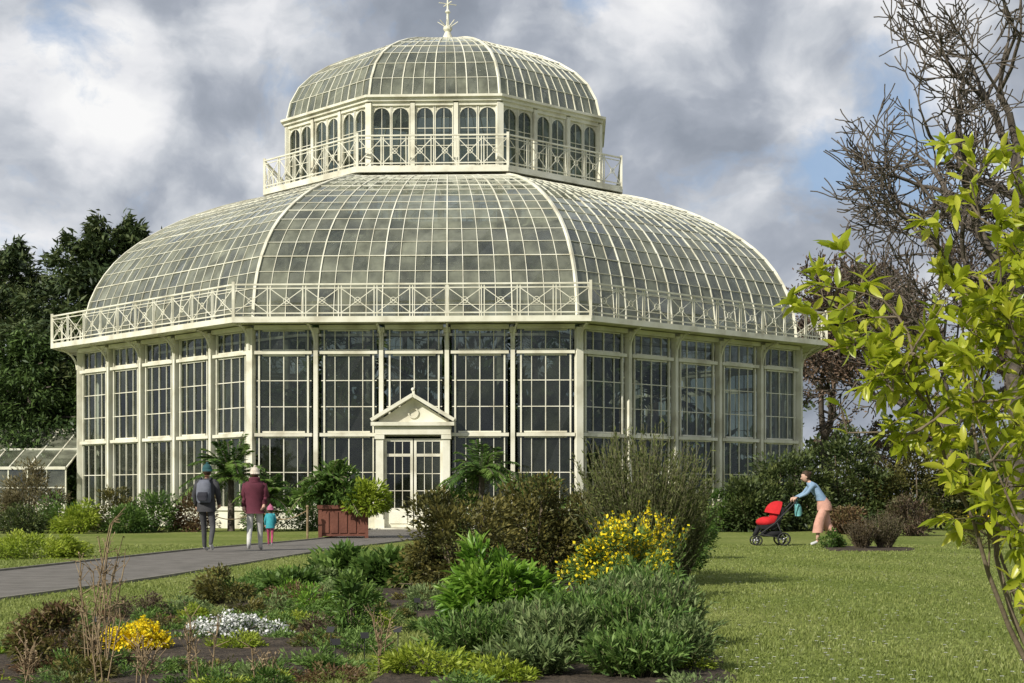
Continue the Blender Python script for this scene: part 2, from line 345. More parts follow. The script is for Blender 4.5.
# ---------------------------------------------------------------- GLASSHOUSE
GH=empty('victorian_glasshouse',(-2.86,71.19,0),math.radians(-2.3))
def VV(r):
    s=.394*r; return [Vector(p) for p in ((-s,-r),(s,-r),(r,-s),(r,s),(s,r),(-s,r),(-r,s),(-r,-s))]
def fr(i,rho): a=VV(rho); return a[i],a[(i+1)%8]
def on(i,rho,u,z):
    a,b=fr(i,rho); p=a.lerp(b,u); return Vector((p.x,p.y,z))
def normal(i):
    a,b=fr(i,10); d=(b-a).normalized(); return Vector((d.y,-d.x,0))
R0=14.72
frame=MB();glass=MB();bars=MB()
def pane(g,pts,j=.006):
    g.face([Vector(p)+Vector((random.uniform(-j,j),random.uniform(-j,j),random.uniform(-j,j)*.3)) for p in pts])
for i in range(8):
    n=normal(i)
    for k in range(6):
        u=k/5
        wv=.25 if k in(0,5) else .15
        if k<5: frame.beam(on(i,R0+.02,u,0),on(i,R0+.02,u,7.1),wv,wv*.9 if k==0 else .24,up=n if k else (n+normal((i-1)%8)))
        if k<5 and k>0:
            frame.beam(on(i,R0+.04,u,6.92),on(i,R0+.04,u,7.1),.24,.34,up=n)
        for a in range(6):
            t0=a/6*math.pi/2;t1=(a+1)/6*math.pi/2
            P0=on(i,R0+.12+.7*(1-math.cos(t0)),u,6.35+.82*math.sin(t0));P1=on(i,R0+.12+.7*(1-math.cos(t1)),u,6.35+.82*math.sin(t1))
            frame.beam(P0,P1,.06,.07,up=n)
    door_bay=(i==0)
    for (z,h,t,pr) in ((.32,.64,.26,0),(.69,.09,.34,.03),(3.33,.12,.2,.015),(6.24,.12,.2,.015),(7.12,.16,.28,.03)):
        for k in range(5):
            if door_bay and k==2 and z<3.3: continue
            e=.012
            frame.beam(on(i,R0+pr,k/5+e,z),on(i,R0+pr,(k+1)/5-e,z),t,h,up=(0,0,1))
    for k in range(5):
        u0=k/5+.015;u1=(k+1)/5-.015
        for (z0,z1,nc,nr,hv) in ((.74,3.26,4,2,0),(3.40,6.17,4,3,1),(6.31,7.03,4,1,0)):
            if door_bay and k==2 and z0<3.0: continue
            du=u1-u0
            fw=.06 if hv else .04
            for uu in (u0+.01,u1-.01): frame.beam(on(i,R0,uu,z0),on(i,R0,uu,z1),fw,.1,up=n)
            for zz in (z0+fw/2,z1-fw/2): frame.beam(on(i,R0-.01,u0+.02,zz),on(i,R0-.01,u1-.02,zz),.09,fw)
            for c in range(1,nc): frame.beam(on(i,R0-.01,u0+du*c/nc,z0),on(i,R0-.01,u0+du*c/nc,z1),.024 if c!=nc//2 else .036,.05,up=n)
            for r in range(1,nr): frame.beam(on(i,R0-.013,u0,z0+(z1-z0)*r/nr),on(i,R0-.013,u1,z0+(z1-z0)*r/nr),.045,.03)
            for c in range(nc):
                for r in range(nr):
                    a,b_=u0+du*c/nc,u0+du*(c+1)/nc; y0,y1=z0+(z1-z0)*r/nr,z0+(z1-z0)*(r+1)/nr
                    pane(glass,[on(i,R0-.03,a,y0),on(i,R0-.03,b_,y0),on(i,R0-.03,b_,y1),on(i,R0-.03,a,y1)],.012)
def railing(i,rho,z0,z1,np_,w=.045):
    n=normal(i)
    frame.beam(on(i,rho,0,z1),on(i,rho,1,z1),.08,.055); frame.beam(on(i,rho,0,z0+.12),on(i,rho,1,z0+.12),.05,.04)
    frame.beam(on(i,rho,0,z1-.14),on(i,rho,1,z1-.14),.04,.03)
    a,b_=fr(i,rho); L=(b_-a).length; e=.05/L
    zt=z1-.15;zb=z0+.14
    for k in range(np_):
        u0,u1=k/np_,(k+1)/np_
        for uu in ((u0+e,u0-e) if k else (u0,)): frame.beam(on(i,rho,uu,z0),on(i,rho,uu,z1),w,w,up=n)
        frame.beam(on(i,rho,u0+e,zb),on(i,rho,u1-e,zt),w*.8,w*.5,up=n); frame.beam(on(i,rho+.004,u0+e,zt),on(i,rho+.004,u1-e,zb),w*.8,w*.5,up=n)
        c=on(i,rho+.01,(u0+u1)/2,(zb+zt)/2); a,b_=fr(i,rho); d=Vector(((b_-a).x,(b_-a).y,0)).normalized()
        R=.11; pp=[c+d*R*math.cos(t)+Vector((0,0,R*math.sin(t))) for t in [q*math.pi/4 for q in range(9)]]
        for q in range(8): frame.beam(pp[q],pp[q+1],w*.6,w*.6,up=n)
    P=on(i,rho,0,0); frame.beam((P.x,P.y,z0-.1),(P.x,P.y,z1+.1),.1,.1)
def ring(r0,r1,z0,z1,mi=0,b=frame):
    for i in range(8):
        a,c=fr(i,r0);d,e=fr(i,r1)
        b.hexa([(a.x,a.y,z0),(c.x,c.y,z0),(e.x,e.y,z0),(d.x,d.y,z0),(a.x,a.y,z1),(c.x,c.y,z1),(e.x,e.y,z1),(d.x,d.y,z1)],mi)
ring(14.5,15.70,7.24,7.3); ring(15.71,15.82,7.2,7.4)
for i in range(8): railing(i,15.76,7.4,8.52,10,.034)
def roofshell(profile,ncol,nrow,major,hipw,barw,rows_w,gl):
    pr=np.array(profile,float); s=np.concatenate([[0],np.cumsum(np.linalg.norm(np.diff(pr,axis=0),axis=1))])
    t=np.linspace(0,s[-1],nrow+1); q=np.stack([np.interp(t,s,pr[:,0]),np.interp(t,s,pr[:,1])],1)
    for _ in range(2): q[1:-1]=(q[:-2]+3*q[1:-1]+q[2:])/5
    for i in range(8):
        n=normal(i)
        for k in range(ncol):
            u=k/ncol; wv=hipw if k==0 else (barw*1.8 if k%major==0 else barw)
            for r in range(len(q)-1):
                p0=on(i,q[r][0],u,q[r][1]);p1=on(i,q[r+1][0],u,q[r+1][1])
                tl=(p1-p0); up=Vector((0,0,1))*abs(tl.normalized().x*n.x+tl.normalized().y*n.y)+n*abs(tl.normalized().z)
                frame.beam(p0,p1,wv,wv*1.1,up=up)
        for r in range(0,len(q)):
            hw=rows_w*(1.7 if r%4==0 else 1)
            frame.beam(on(i,q[r][0]+.004,0,q[r][1]),on(i,q[r][0]+.004,1,q[r][1]),hw,hw)
        for k in range(ncol):
            for r in range(len(q)-1):
                pane(gl,[on(i,q[r][0]-.02,k/ncol,q[r][1]),on(i,q[r][0]-.02,(k+1)/ncol,q[r][1]),on(i,q[r+1][0]-.02,(k+1)/ncol,q[r+1][1]),on(i,q[r+1][0]-.02,k/ncol,q[r+1][1])],.014)
rg=MB()
main=[(14.62,7.3),(14.6,8.2),(14.42,9.1),(14.0,10.05),(13.3,11.05),(12.2,11.95),(10.9,12.75),(9.3,13.45),(8.0,13.85),(6.7,14.1)]
roofshell(main,20,18,4,.10,.024,.02,rg)
ring(6.4,7.55,14.12,14.2); ring(7.56,7.68,14.04,14.28)
for i in range(8):
    railing(i,7.62,14.28,15.5,6,.038)
    n=normal(i); D=6.66
    for k in range(3):
        u=k/3
        frame.beam(on(i,D,u,14.2),on(i,D,u,17.0),.26 if k==0 else .18,.26,up=n if k else n+normal((i-1)%8))
    for k in range(3):
        u0=k/3+.02;u1=(k+1)/3-.02
        frame.beam(on(i,D,u0,14.35),on(i,D,u1,14.35),.16,.3); frame.beam(on(i,D,u0,16.98),on(i,D,u1,16.98),.2,.16)
        a,b_=fr(i,D);Lf=(b_-a).length
        for h in range(2):
            a0=u0+(u1-u0)*h/2;a1=u0+(u1-u0)*(h+1)/2; rad=(a1-a0)*Lf/2-.03; cu=(a0+a1)/2; zs=16.86-rad-.02
            frame.beam(on(i,D,a0+.006,14.5),on(i,D,a0+.006,16.9),.04,.09,up=n); frame.beam(on(i,D,a1-.006,14.5),on(i,D,a1-.006,16.9),.04,.09,up=n)
            prev=None
            for q in range(9):
                t=math.pi*q/8; P=(cu+math.cos(t)*rad/Lf,zs+rad*math.sin(t))
                if prev:
                    frame.beam(on(i,D+.01,prev[0],prev[1]),on(i,D+.01,P[0],P[1]),.035,.05,up=n)
                    frame.face([on(i,D+.005,prev[0],prev[1]),on(i,D+.005,P[0],P[1]),on(i,D+.005,P[0],16.93),on(i,D+.005,prev[0],16.93)])
                prev=P
            frame.beam(on(i,D-.01,cu,14.5),on(i,D-.01,cu,16.8),.022,.04,up=n)
            for zz in (15.3,16.0): frame.beam(on(i,D-.012,a0,zz),on(i,D-.012,a1,zz),.04,.026)
            pane(glass,[on(i,D-.03,a0,14.5),on(i,D-.03,a1,14.5),on(i,D-.03,a1,16.9),on(i,D-.03,a0,16.9)])
ring(6.5,6.86,17.06,17.2); ring(6.5,6.98,17.203,17.3)
dome=[(6.72,17.3),(6.74,17.75),(6.6,18.35),(6.2,18.95),(5.45,19.6),(4.25,20.22),(2.8,20.78),(1.3,21.15),(.4,21.32)]
roofshell(dome,12,10,3,.085,.024,.02,rg)
frame.loft([(0,0,21.2,.55,.55),(0,0,21.42,.5,.5),(0,0,21.5,.25,.25),(0,0,21.8,.12,.12),(0,0,21.9,.2,.2),(0,0,22.0,.2,.2),(0,0,22.1,.07,.07),(0,0,22.6,.05,.05),(0,0,22.68,.13,.13),(0,0,22.8,.05,.05),(0,0,23.9,.015,.015)],12)
for a in range(2):
    d=Vector((math.cos(a*math.pi/2+.5),math.sin(a*math.pi/2+.5),0))*.42; frame.beam(-d+Vector((0,0,23.05)),d+Vector((0,0,23.05)),.035,.035)
for a in range(8):
    t=a*math.pi/4; frame.beam((0,0,21.95),(math.cos(t)*.45,math.sin(t)*.45,22.25),.03,.03)
frame.obj('ironwork',[CREAM],GH); glass.obj('wall_panes',[GLASSW],GH); rg.obj('roof_panes',[GLASSR],GH)
# door surround
d=MB(); yf=-R0
for sx in (-1,1):
    d.box(sx*1.17-.13,sx*1.17+.13,yf-.5,yf-.16,0,3.3)
    d.box(sx*1.17-.17,sx*1.17+.17,yf-.55,yf-.14,0,.35); d.box(sx*1.17-.17,sx*1.17+.17,yf-.55,yf-.14,3.16,3.31)
d.box(-1.33,1.33,yf-.52,yf-.16,3.32,3.62); d.box(-1.46,1.46,yf-.66,yf-.14,3.624,3.75)
for sx in (-1,1):
    d.beam((sx*1.46,yf-.42,3.82),(0,yf-.42,4.70),.5,.12,up=(0,0,1))
d.face([(-1.3,yf-.3,3.75),(1.3,yf-.3,3.75),(0,yf-.3,4.62)])
pp=[(math.cos(t)*.17,yf-.33,4.08+.17*math.sin(t)) for t in [q*math.pi/6 for q in range(13)]]
for q in range(12): d.beam(pp[q],pp[q+1],.05,.05,up=(0,1,0))
d.beam((0,yf-.42,4.7),(0,yf-.42,4.9),.06,.06); d.ell((0,yf-.42,4.9),(.07,.07,.07))
for sx in (-1,1):
    x0,x1=(.02,1.03) if sx>0 else (-1.03,-.02)
    y0,y1=yf-.3,yf-.22
    for xx in (x0+.045,x1-.045): d.box(xx-.045,xx+.045,y0,y1,.06,3.18)
    for za,zb in ((.06,.74),(2.55,2.65),(3.08,3.18)): d.box(x0+.091,x1-.091,y0+.004,y1,za,zb)
    d.box(x0+.2,x1-.2,y0-.03,y0+.003,.2,.62)
    for c in (1,2): xx=x0+.09+(x1-x0-.18)*c/3; d.box(xx-.012,xx+.012,y0+.02,y1-.01,.741,3.079)
    for zz in (1.35,1.95): d.box(x0+.091,x1-.091,y0+.024,y1-.014,zz-.012,zz+.012)
d.box(-1.5,1.5,yf-.9,yf-.13,-.02,.05)
dg_=MB()
for sx in (-1,1):
    x0,x1=(.08,.98) if sx>0 else (-.98,-.08)
    dg_.face([(x0,yf-.25,.7),(x1,yf-.25,.7),(x1,yf-.25,3.1),(x0,yf-.25,3.1)])
d.obj('door_surround',[CREAM],GH); dg_.obj('door_panes',[GLASSW],GH)
# interior
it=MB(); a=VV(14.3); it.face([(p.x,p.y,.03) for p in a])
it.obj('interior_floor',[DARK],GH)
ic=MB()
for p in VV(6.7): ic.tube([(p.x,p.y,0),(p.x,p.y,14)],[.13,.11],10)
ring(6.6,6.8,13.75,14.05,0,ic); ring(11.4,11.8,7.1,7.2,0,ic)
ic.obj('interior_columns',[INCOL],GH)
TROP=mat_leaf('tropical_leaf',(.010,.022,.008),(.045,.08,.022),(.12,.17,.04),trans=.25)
f=Fol()
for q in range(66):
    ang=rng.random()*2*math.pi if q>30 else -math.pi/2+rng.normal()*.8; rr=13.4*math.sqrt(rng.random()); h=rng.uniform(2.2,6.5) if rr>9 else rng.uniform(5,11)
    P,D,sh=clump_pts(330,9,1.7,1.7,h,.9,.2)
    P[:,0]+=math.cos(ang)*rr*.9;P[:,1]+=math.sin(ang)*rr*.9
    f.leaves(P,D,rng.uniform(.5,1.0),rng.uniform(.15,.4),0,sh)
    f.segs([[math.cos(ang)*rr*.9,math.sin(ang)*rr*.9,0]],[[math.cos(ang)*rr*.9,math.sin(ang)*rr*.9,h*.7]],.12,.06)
def palm(f,x,y,z,L,nf,mi=0,lw=.035,ll=.35,up=.7,nl=26):
    for q in range(nf):
        a=rng.random()*2*math.pi; e=rng.uniform(.15,1.35); d0=np.array([math.cos(a)*math.cos(e),math.sin(a)*math.cos(e),math.sin(e)])
        t=np.linspace(0,1,nl)[:,None]; LL=L*rng.uniform(.75,1.1)
        P=np.array([x,y,z])+d0*t*LL+np.array([0,0,-1.])*(t**2)*LL*.55*(math.cos(e)+.3)
        T=nrm(np.gradient(P,axis=0)); sd=nrm(np.cross(T,np.tile([0,0,1.],(nl,1))))
        f.segs(P[:-1],P[1:],.012,.01,1,4)
        for sg in (-1,1):
            f.leaves(P[3:],sd[3:]*sg+T[3:]*.7+np.array([0,0,-.15]),ll*(1-.6*np.abs(t[3:,0]-.45)),lw,mi,np.full(nl-3,rng.random()),curve=.25)
for (x,y,z,L) in ((-3,-6,6.5,3.5),(4,-4,8,3.5),(0,2,10,4),(-8,-3,5,3),(9,-5,5,3),(7,3,8,3.5),(-5,4,9,3.5),(2,-9,4,2.6),(-2,-10,3.8,2.6)):
    palm(f,x,y,z,L,18,ll=.8,lw=.09); f.segs([[x,y,0]],[[x,y,z]],.18,.12)
f.obj('palm_house_plants',[TROP,BARK],GH)
# low wing on the left
wg=MB();wgl=MB()
for sx in (-1,):
    xa,xb=sx*15.1,sx*42
    y0,y1=-6.5,-2.5
    wg.box(min(xa,xb),max(xa,xb),y0-.1,y0+.1,0,.8)
    nb=34
    for k in range(nb+1):
        x=xa+(xb-xa)*k/nb
        wg.beam((x,y0,.8),(x,y0,2.3),.05,.08,up=(0,1,0)); wg.beam((x,y0,2.3),(x,y1,3.95),.05,.06); wg.beam((x,y1,3.95),(x,y1+4,2.3),.05,.06)
        if k<nb:
            x2=xa+(xb-xa)*(k+1)/nb
            pane(wgl,[(x,y0,.8),(x2,y0,.8),(x2,y0,2.3),(x,y0,2.3)]); 
            for r in range(4):
                yA=y0+(y1-y0)*r/4;yB=y0+(y1-y0)*(r+1)/4;zA=2.3+1.65*r/4;zB=2.3+1.65*(r+1)/4
                pane(wgl,[(x,yA,zA),(x2,yA,zA),(x2,yB,zB),(x,yB,zB)])
            pane(wgl,[(x,y1,3.95),(x2,y1,3.95),(x2,y1+4,2.3),(x,y1+4,2.3)])
    for (y,z,t) in ((y0-.02,2.3,.12),(y1,4.0,.14),(y0,.84,.1),(y0-.01,1.5,.05),((y0+y1)/2,3.14,.04)): wg.beam((xa,y,z),(xb,y,z),t,t)
    wg.box(min(xa,xb),max(xa,xb),1.4,1.6,0,2.3)
wg.obj('wing_frame',[CREAM],GH); wgl.obj('wing_panes',[GLASSR],GH)
# ---------------------------------------------------------------- trees
def grow(S,T,p,d,L,r,dep,maxd,wander=.22,ang=.65,nch=(2,4),upb=.1,ratio=.72,ns=4,rr=.68):
    for k in range(ns):
        d=d+rng.normal(size=3)*wander*.5+np.array([0,0,upb*.25]); d/=np.linalg.norm(d)
        q=p+d*L/ns; r2=r*(1-.3/ns); S.append((p,q,r,r2))
        if dep>=maxd-1: T.append((q,d))
        if k>=1 and dep<maxd and rng.random()<.45 and dep>0:
            dd=d+rng.normal(size=3)*ang; dd/=np.linalg.norm(dd); grow(S,T,q,dd,L*ratio*.8,r2*.5,dep+1,maxd,wander,ang,nch,upb,ratio,ns,rr)
        p=q;r=r2
    if dep<maxd:
        for _ in range(rng.integers(nch[0],nch[1])):
            dd=d+rng.normal(size=3)*ang*.62; dd/=np.linalg.norm(dd)
            grow(S,T,p,dd,L*ratio*rng.uniform(.8,1.15),r*rr,dep+1,maxd,wander,ang,nch,upb,ratio,ns,rr)
def segadd(f,S,mi=1,k=5,minr=0):
    P0=np.array([s[0] for s in S]);P1=np.array([s[1] for s in S]);a=np.maximum(np.array([s[2] for s in S]),minr);b=np.maximum(np.array([s[3] for s in S]),minr)
    f.segs(P0,P1,a,b,mi,k)
BUD=mat_leaf('bud_leaf',(.13,.085,.055),(.23,.16,.11),trans=.2)
f=Fol();S=[];T=[]
p=np.array([0,0,0.]); 
for k,q in enumerate(((-.1,0,1.5),(.1,0,3.0),(-.1,.1,4.4),(.05,.1,5.6),(-.05,0,6.8),(.1,.1,8.2),(0,0,9.6))):
    q=np.array(q,float); S.append((p,q,.34-.035*k,.34-.035*(k+1))); p=q
for (z,dx,dy,dz,L,r) in ((5.6,-.85,.1,.55,2.5,.15),(6.8,-.7,-.2,.75,2.6,.15),(6.4,.8,.2,.6,2.6,.15),(8.2,-.6,.3,.9,2.3,.13),(8.2,.6,-.3,.8,2.4,.13),(9.6,-.25,0,1,2.3,.12),(9.6,.3,.2,1,2.3,.12),(4.4,-.95,.1,.3,2.0,.10),(7.4,-.2,-.9,.6,2.2,.11),(7.6,-.9,.4,.5,2.2,.11),(9.0,-.8,-.2,.6,2.2,.11),(5.0,-.6,.6,.6,2.2,.1)):
    grow(S,T,np.array([0,0,z]),nrm(np.array([[dx,dy,dz]]))[0],L,r,2,6,wander=.36,ang=.8,upb=.10,ratio=.73,nch=(2,4))
segadd(f,S,0,5,.016); f.obj('bare_tree',[BARK],loc=(13.3,42,0)); print('bare',len(S))
for (x,y,s,sd) in ((17.6,88,.98,1),(22.0,82,1.06,2),(28,90,1.15,3),(36,84,1.0,4)):
    f=Fol();S=[];T=[]
    grow(S,T,np.array([0,0,0.]),np.array([0,0,1.]),4.3*s,.36,0,6,wander=.2,ang=.7,upb=.18,ratio=.74,nch=(2,4))
    segadd(f,S,1,4,.028)
    tp=np.array([t[0] for t in T]);td=np.array([t[1] for t in T]); k=rng.random(len(tp))<.8; tp=tp[k];td=td[k]
    f.leaves(tp+rng.normal(size=tp.shape)*.15,td+rng.normal(size=td.shape)*.6,.22,.11,0)
    f.obj('budding_tree',[BUD,BARK],loc=(x,y,0)); print('bud',len(S))
CEDAR=mat_leaf('cedar_needles',(.018,.036,.014),(.06,.09,.03),(.14,.165,.06),trans=.15)
def conifer(name,x,y,H,R,nl=26,per=900,mat=CEDAR,droop=.0,base=.15,leafL=.35,lw=.10,thick=.22):
    f=Fol(); f.segs([[0,0,0],[0,0,H*.5]],[[0,0,H*.5],[.2,0,H*.97]],[.4,.25],[.25,.05],1,7)
    for k in range(nl):
        hz=H*(base+(1-base)*(k/nl)**.9); rad=R*(1-(hz/H)**2.8)*rng.uniform(.65,1.1)+.8; a=k*2.4+rng.random()
        e=np.array([math.cos(a)*rad,math.sin(a)*rad,rad*rng.uniform(-.05,.22)])
        p0=np.array([0,0,hz]); f.segs([p0],[p0+e],.09,.02,1,5)
        n=int(per*(.4+rad/R)); t=rng.uniform(.15,1.05,n)
        w_=rad*.34
        sd=np.array([-math.sin(a),math.cos(a),0])
        cl=np.sin(t*9+k)*.25
        P=p0+e*t[:,None]+sd*(rng.normal(size=n)*w_*(.9-.45*t))[:,None]+np.array([0,0,1.])*((rng.normal(size=n)*thick)+cl-droop*t*t*rad)[:,None]
        D=(e/np.linalg.norm(e))[None]+rng.normal(size=(n,3))*.7+np.array([0,0,-.1-droop])
        f.leaves(P,D,leafL*rng.uniform(.6,1.3,n),lw,0,np.clip(rng.random(n)*.6+.4*rng.random()+.15*(P[:,2]-p0[2]-cl),0,1))
    f.obj(name,[mat,BARK],loc=(x,y,0))
conifer('cedar_tree',-19.2,77,14.2,6.6,nl=48,per=800,leafL=.42,lw=.13,thick=.24)
conifer('cedar_tree',-25.6,80,13.6,6.8,nl=40,per=750,leafL=.42,lw=.13,thick=.24)
conifer('cedar_tree',-15.5,90,14.8,5.4,nl=36,per=600,leafL=.42,lw=.13,thick=.24)
DKCON=mat_leaf('cypress_leaf',(.022,.046,.015),(.07,.115,.03),(.12,.19,.045),trans=.15)
conifer('cypress_tree',-21.4,71,8.2,3.4,nl=34,per=700,mat=DKCON,droop=.25,base=.02)
conifer('cypress_tree',-24.9,72,7.4,3.2,nl=30,per=700,mat=DKCON,droop=.3,base=.02)
conifer('cypress_tree',-18.8,71.5,6.8,2.6,nl=26,per=600,mat=DKCON,droop=.3,base=.02)
EVG=mat_leaf('evergreen_leaf',(.024,.044,.015),(.075,.105,.032),(.15,.175,.055),trans=.2)
f=Fol()
for q in range(70):
    x=-100+q*3.2+rng.normal(); yy=118+rng.normal()*5; h=rng.uniform(5.5,9.5)
    P,D,sh=clump_pts(700,12,3.2,3,h,1.5); P[:,0]+=x;P[:,1]+=yy
    f.leaves(P,D,.55,.4,0,sh); f.segs([[x,yy,0]],[[x,yy,h*.6]],.2,.1)
f.obj('distant_trees',[EVG,BARK])
# ---------------------------------------------------------------- shrub materials
BRONZE=mat_leaf('bronze_leaf',(.04,.05,.015),(.12,.115,.032),(.22,.19,.05))
BRIGHT=mat_leaf('bright_leaf',(.06,.15,.015),(.15,.29,.03),(.25,.39,.06),rough=.35,trans=.35)
GREEN=mat_leaf('mid_green_leaf',(.04,.09,.018),(.10,.18,.035),(.18,.27,.06))
GREY=mat_leaf('grey_green_leaf',(.07,.12,.035),(.17,.235,.08),(.27,.34,.14),rough=.7)
SAGE=mat_leaf('sage_leaf',(.06,.13,.025),(.14,.235,.05),(.22,.33,.09),rough=.6)
LIME=mat_leaf('lime_leaf',(.16,.24,.02),(.29,.37,.035),(.41,.47,.07),trans=.35)
RUST=mat_leaf('russet_leaf',(.07,.04,.022),(.17,.10,.05),(.22,.18,.08))
PURP=mat_leaf('purple_leaf',(.06,.04,.03),(.13,.09,.06),(.16,.16,.07))
BROOM=mat_leaf('broom_leaf',(.065,.085,.022),(.13,.16,.045),(.22,.24,.08))
BTWIG=mat_noise('green_twig',(.08,.08,.04),(.17,.16,.08),scale=6,rough=.9)
YEL=mat_leaf('yellow_petal',(.78,.58,.012),(.88,.74,.025),trans=.2)
WHT=mat_leaf('white_petal',(.76,.76,.74),(.86,.86,.84),trans=.2)
DRY=mat_noise('dry_stem',(.18,.125,.07),(.33,.25,.15),scale=10,rough=.9)
bush('bronze_shrub',-.66,19.8,.88,.8,1.45,10000,.07,.036,BRONZE,M=80,cr=.22)
bush('bronze_shrub',.30,22,.85,.7,1.66,9000,.075,.04,BRONZE,M=70,cr=.25)
bush('bronze_shrub',1.0,22.6,.6,.6,1.5,5000,.075,.04,BRONZE,M=40,cr=.25)
bush('laurel_shrub',-.11,14,.58,.5,.84,3600,.115,.036,BRIGHT,M=80,cr=.14,detail=True,curve=.25)
bush('laurel_shrub',-1.37,13.7,.2,.2,.56,700,.10,.03,GREEN,M=20,cr=.1,detail=True)
def broom(name,x,y,rx,h,ns,mat,leafn=6,fl=None,fln=0,spread=.5,L=.03,twig=None,wid=.28,splay=.35):
    f=Fol(); a=rng.random(ns)*2*np.pi; rr=rx*np.sqrt(rng.random(ns)); b0=np.stack([np.cos(a)*rr*splay,np.sin(a)*rr*splay,np.zeros(ns)],1)
    H=h*rng.uniform(.55,1.05,ns)*(1-.25*(rr/rx)**2); tp=np.stack([np.cos(a)*rr,np.sin(a)*rr,H],1)+rng.normal(size=(ns,3))*np.array([.05,.05,0])
    pts=[b0]; K=5
    for k in range(1,K+1):
        t=k/K; pts.append(b0+(tp-b0)*np.array([t**1.2,t**1.2,t])+rng.normal(size=(ns,3))*.015*rx)
    for k in range(K): f.segs(pts[k],pts[k+1],.005*(1-.6*k/K)+.0012,.005*(1-.6*(k+1)/K)+.0012,1,3)
    P=[];D=[]
    for k in range(1,K):
        for _ in range(leafn):
            t=rng.random(ns)[:,None]; P.append(pts[k]*(1-t)+pts[k+1]*t); D.append(nrm(pts[k+1]-pts[k])+rng.normal(size=(ns,3))*spread)
    P=np.concatenate(P);D=np.concatenate(D); f.leaves(P,D,L*rng.uniform(.6,1.4,len(P)),L*wid,0)
    m=[mat,twig or TWIG]
    if fl:
        key=P[:,2]/h+rng.random(len(P))*.5+.35*np.sin(P[:,0]*9)*np.sin(P[:,1]*7+2); i=np.argsort(-key)[:fln]; f.leaves(P[i]+rng.normal(size=(len(i),3))*.01,rng.normal(size=(len(i),3))*.6+np.array([0,0,.6]),.04,.035,2); m.append(fl)
    return f.obj(name,m,loc=(x,y,0))
broom('broom_shrub',1.75,21.2,.98,2.15,520,BROOM,leafn=9,L=.07,twig=BTWIG)
broom('broom_shrub',2.35,23,.5,1.5,220,BROOM,leafn=9,L=.07,twig=BTWIG)
bush('yellow_flowering_shrub',1.25,18.2,.7,.55,.97,7000,.07,.02,SAGE,M=46,cr=.17,fl=YEL,fln=1700,flL=.045,flW=.04,flbias=.9)
broom('yellow_flowering_shrub',1.45,18.6,.66,1.08,150,SAGE,leafn=9,L=.05,fl=YEL,fln=1100,twig=BTWIG)
for (x,y,rx,h,n,mt) in ((-.25,11.6,.36,.36,120,SAGE),(.30,11.3,.36,.42,130,GREY),(.85,11.5,.38,.50,150,SAGE),(1.15,12.6,.36,.58,140,GREY),(.5,12.8,.4,.45,150,SAGE),(1.25,14.5,.36,.58,130,SAGE),(0.1,10.5,.3,.26,100,GREY),(.8,10.4,.34,.34,120,SAGE),(.95,13.6,.34,.52,120,GREY),(1.2,16,.36,.55,120,SAGE),(-.05,12.6,.3,.36,100,GREY),(1.1,10.9,.25,.4,90,GREY)):
    broom('catmint_plant',x,y,rx,h,n,mt,leafn=9,spread=.45,L=.07,twig=BTWIG,wid=.26,splay=.6)
bush('lime_spurge',-.55,10.5,.38,.3,.2,2600,.045,.018,LIME,M=30,cr=.08)
bush('lime_spurge',-.05,10.1,.3,.25,.16,1600,.045,.018,LIME,M=20,cr=.07)
bush('broadleaf_perennial',-2.2,21.2,.6,.6,.52,2600,.14,.07,GREEN,M=36,cr=.18)
bush('broadleaf_perennial',-1.5,20.5,.55,.5,.46,2200,.14,.07,GREEN,M=30,cr=.18)
bush('broadleaf_perennial',-2.6,19.2,.4,.4,.3,1200,.12,.05,GREEN,M=18)
bush('russet_heather',-2.3,17,.5,.5,.24,3500,.04,.013,RUST,M=30,cr=.12)
bush('russet_heather',-1.7,16.9,.4,.4,.2,2500,.04,.013,BRONZE,M=24,cr=.1)
bush('round_shrub',-3.1,17.5,.36,.34,.4,3000,.05,.025,BRONZE,M=26,cr=.14)
bush('purple_shrub',-3.6,15.4,.33,.3,.26,2600,.035,.014,PURP,M=24,cr=.11)
bush('purple_shrub',-1.62,13.2,.19,.18,.25,1400,.03,.012,PURP,M=16,cr=.08)
bush('spiky_bronze_shrub',-3.12,10.9,.33,.3,.46,3200,.05,.018,BRONZE,M=40,cr=.11,fl=RUST,fln=900,flL=.05,flW=.018)
bush('spiky_bronze_shrub',-2.72,10.2,.22,.2,.18,1300,.045,.014,BRONZE,M=18,cr=.07)
bush('yellow_flower_mound',-2.86,12.1,.28,.26,.25,1100,.04,.015,LIME,M=80,cr=.055,fl=YEL,fln=8000,flL=.022,flW=.022,flbias=1.6)
bush('white_candytuft',-2.3,13.3,.48,.3,.21,3000,.035,.012,GREEN,M=70,cr=.06,fl=WHT,fln=2200,flL=.026,flW=.026,flbias=.8)
bush('alpine_cushion',-2.1,12.3,.26,.22,.16,2200,.035,.012,LIME,M=26,cr=.06)
cnt=0
while cnt<125:
    x=rng.uniform(-4.0,-1.1);y=rng.uniform(9.4,16)
    cnt+=1
    if abs(x+2.88)<.42 and abs(y-12.1)<.8: continue
    if abs(x+2.2)<.6 and 11.2<y<13: continue
    bush('bed_plant',x,y,rng.uniform(.14,.34),rng.uniform(.12,.28),rng.uniform(.06,.17),rng.integers(500,900),.038,.013,[GREEN,SAGE,GREY,BRONZE,GREEN,LIME,RUST,BRIGHT,SAGE][rng.integers(0,9)],M=16,cr=.055,stems=0)
for q in range(55):
    x=rng.uniform(-3.4,2.0);y=rng.uniform(15.3,23)
    bush('bed_plant',x,y,rng.uniform(.2,.42),rng.uniform(.2,.35),rng.uniform(.10,.32),rng.integers(700,1200),.055,.02,[GREEN,GREY,BRONZE,SAGE,BRIGHT][rng.integers(0,5)],M=14,cr=.1,stems=0)
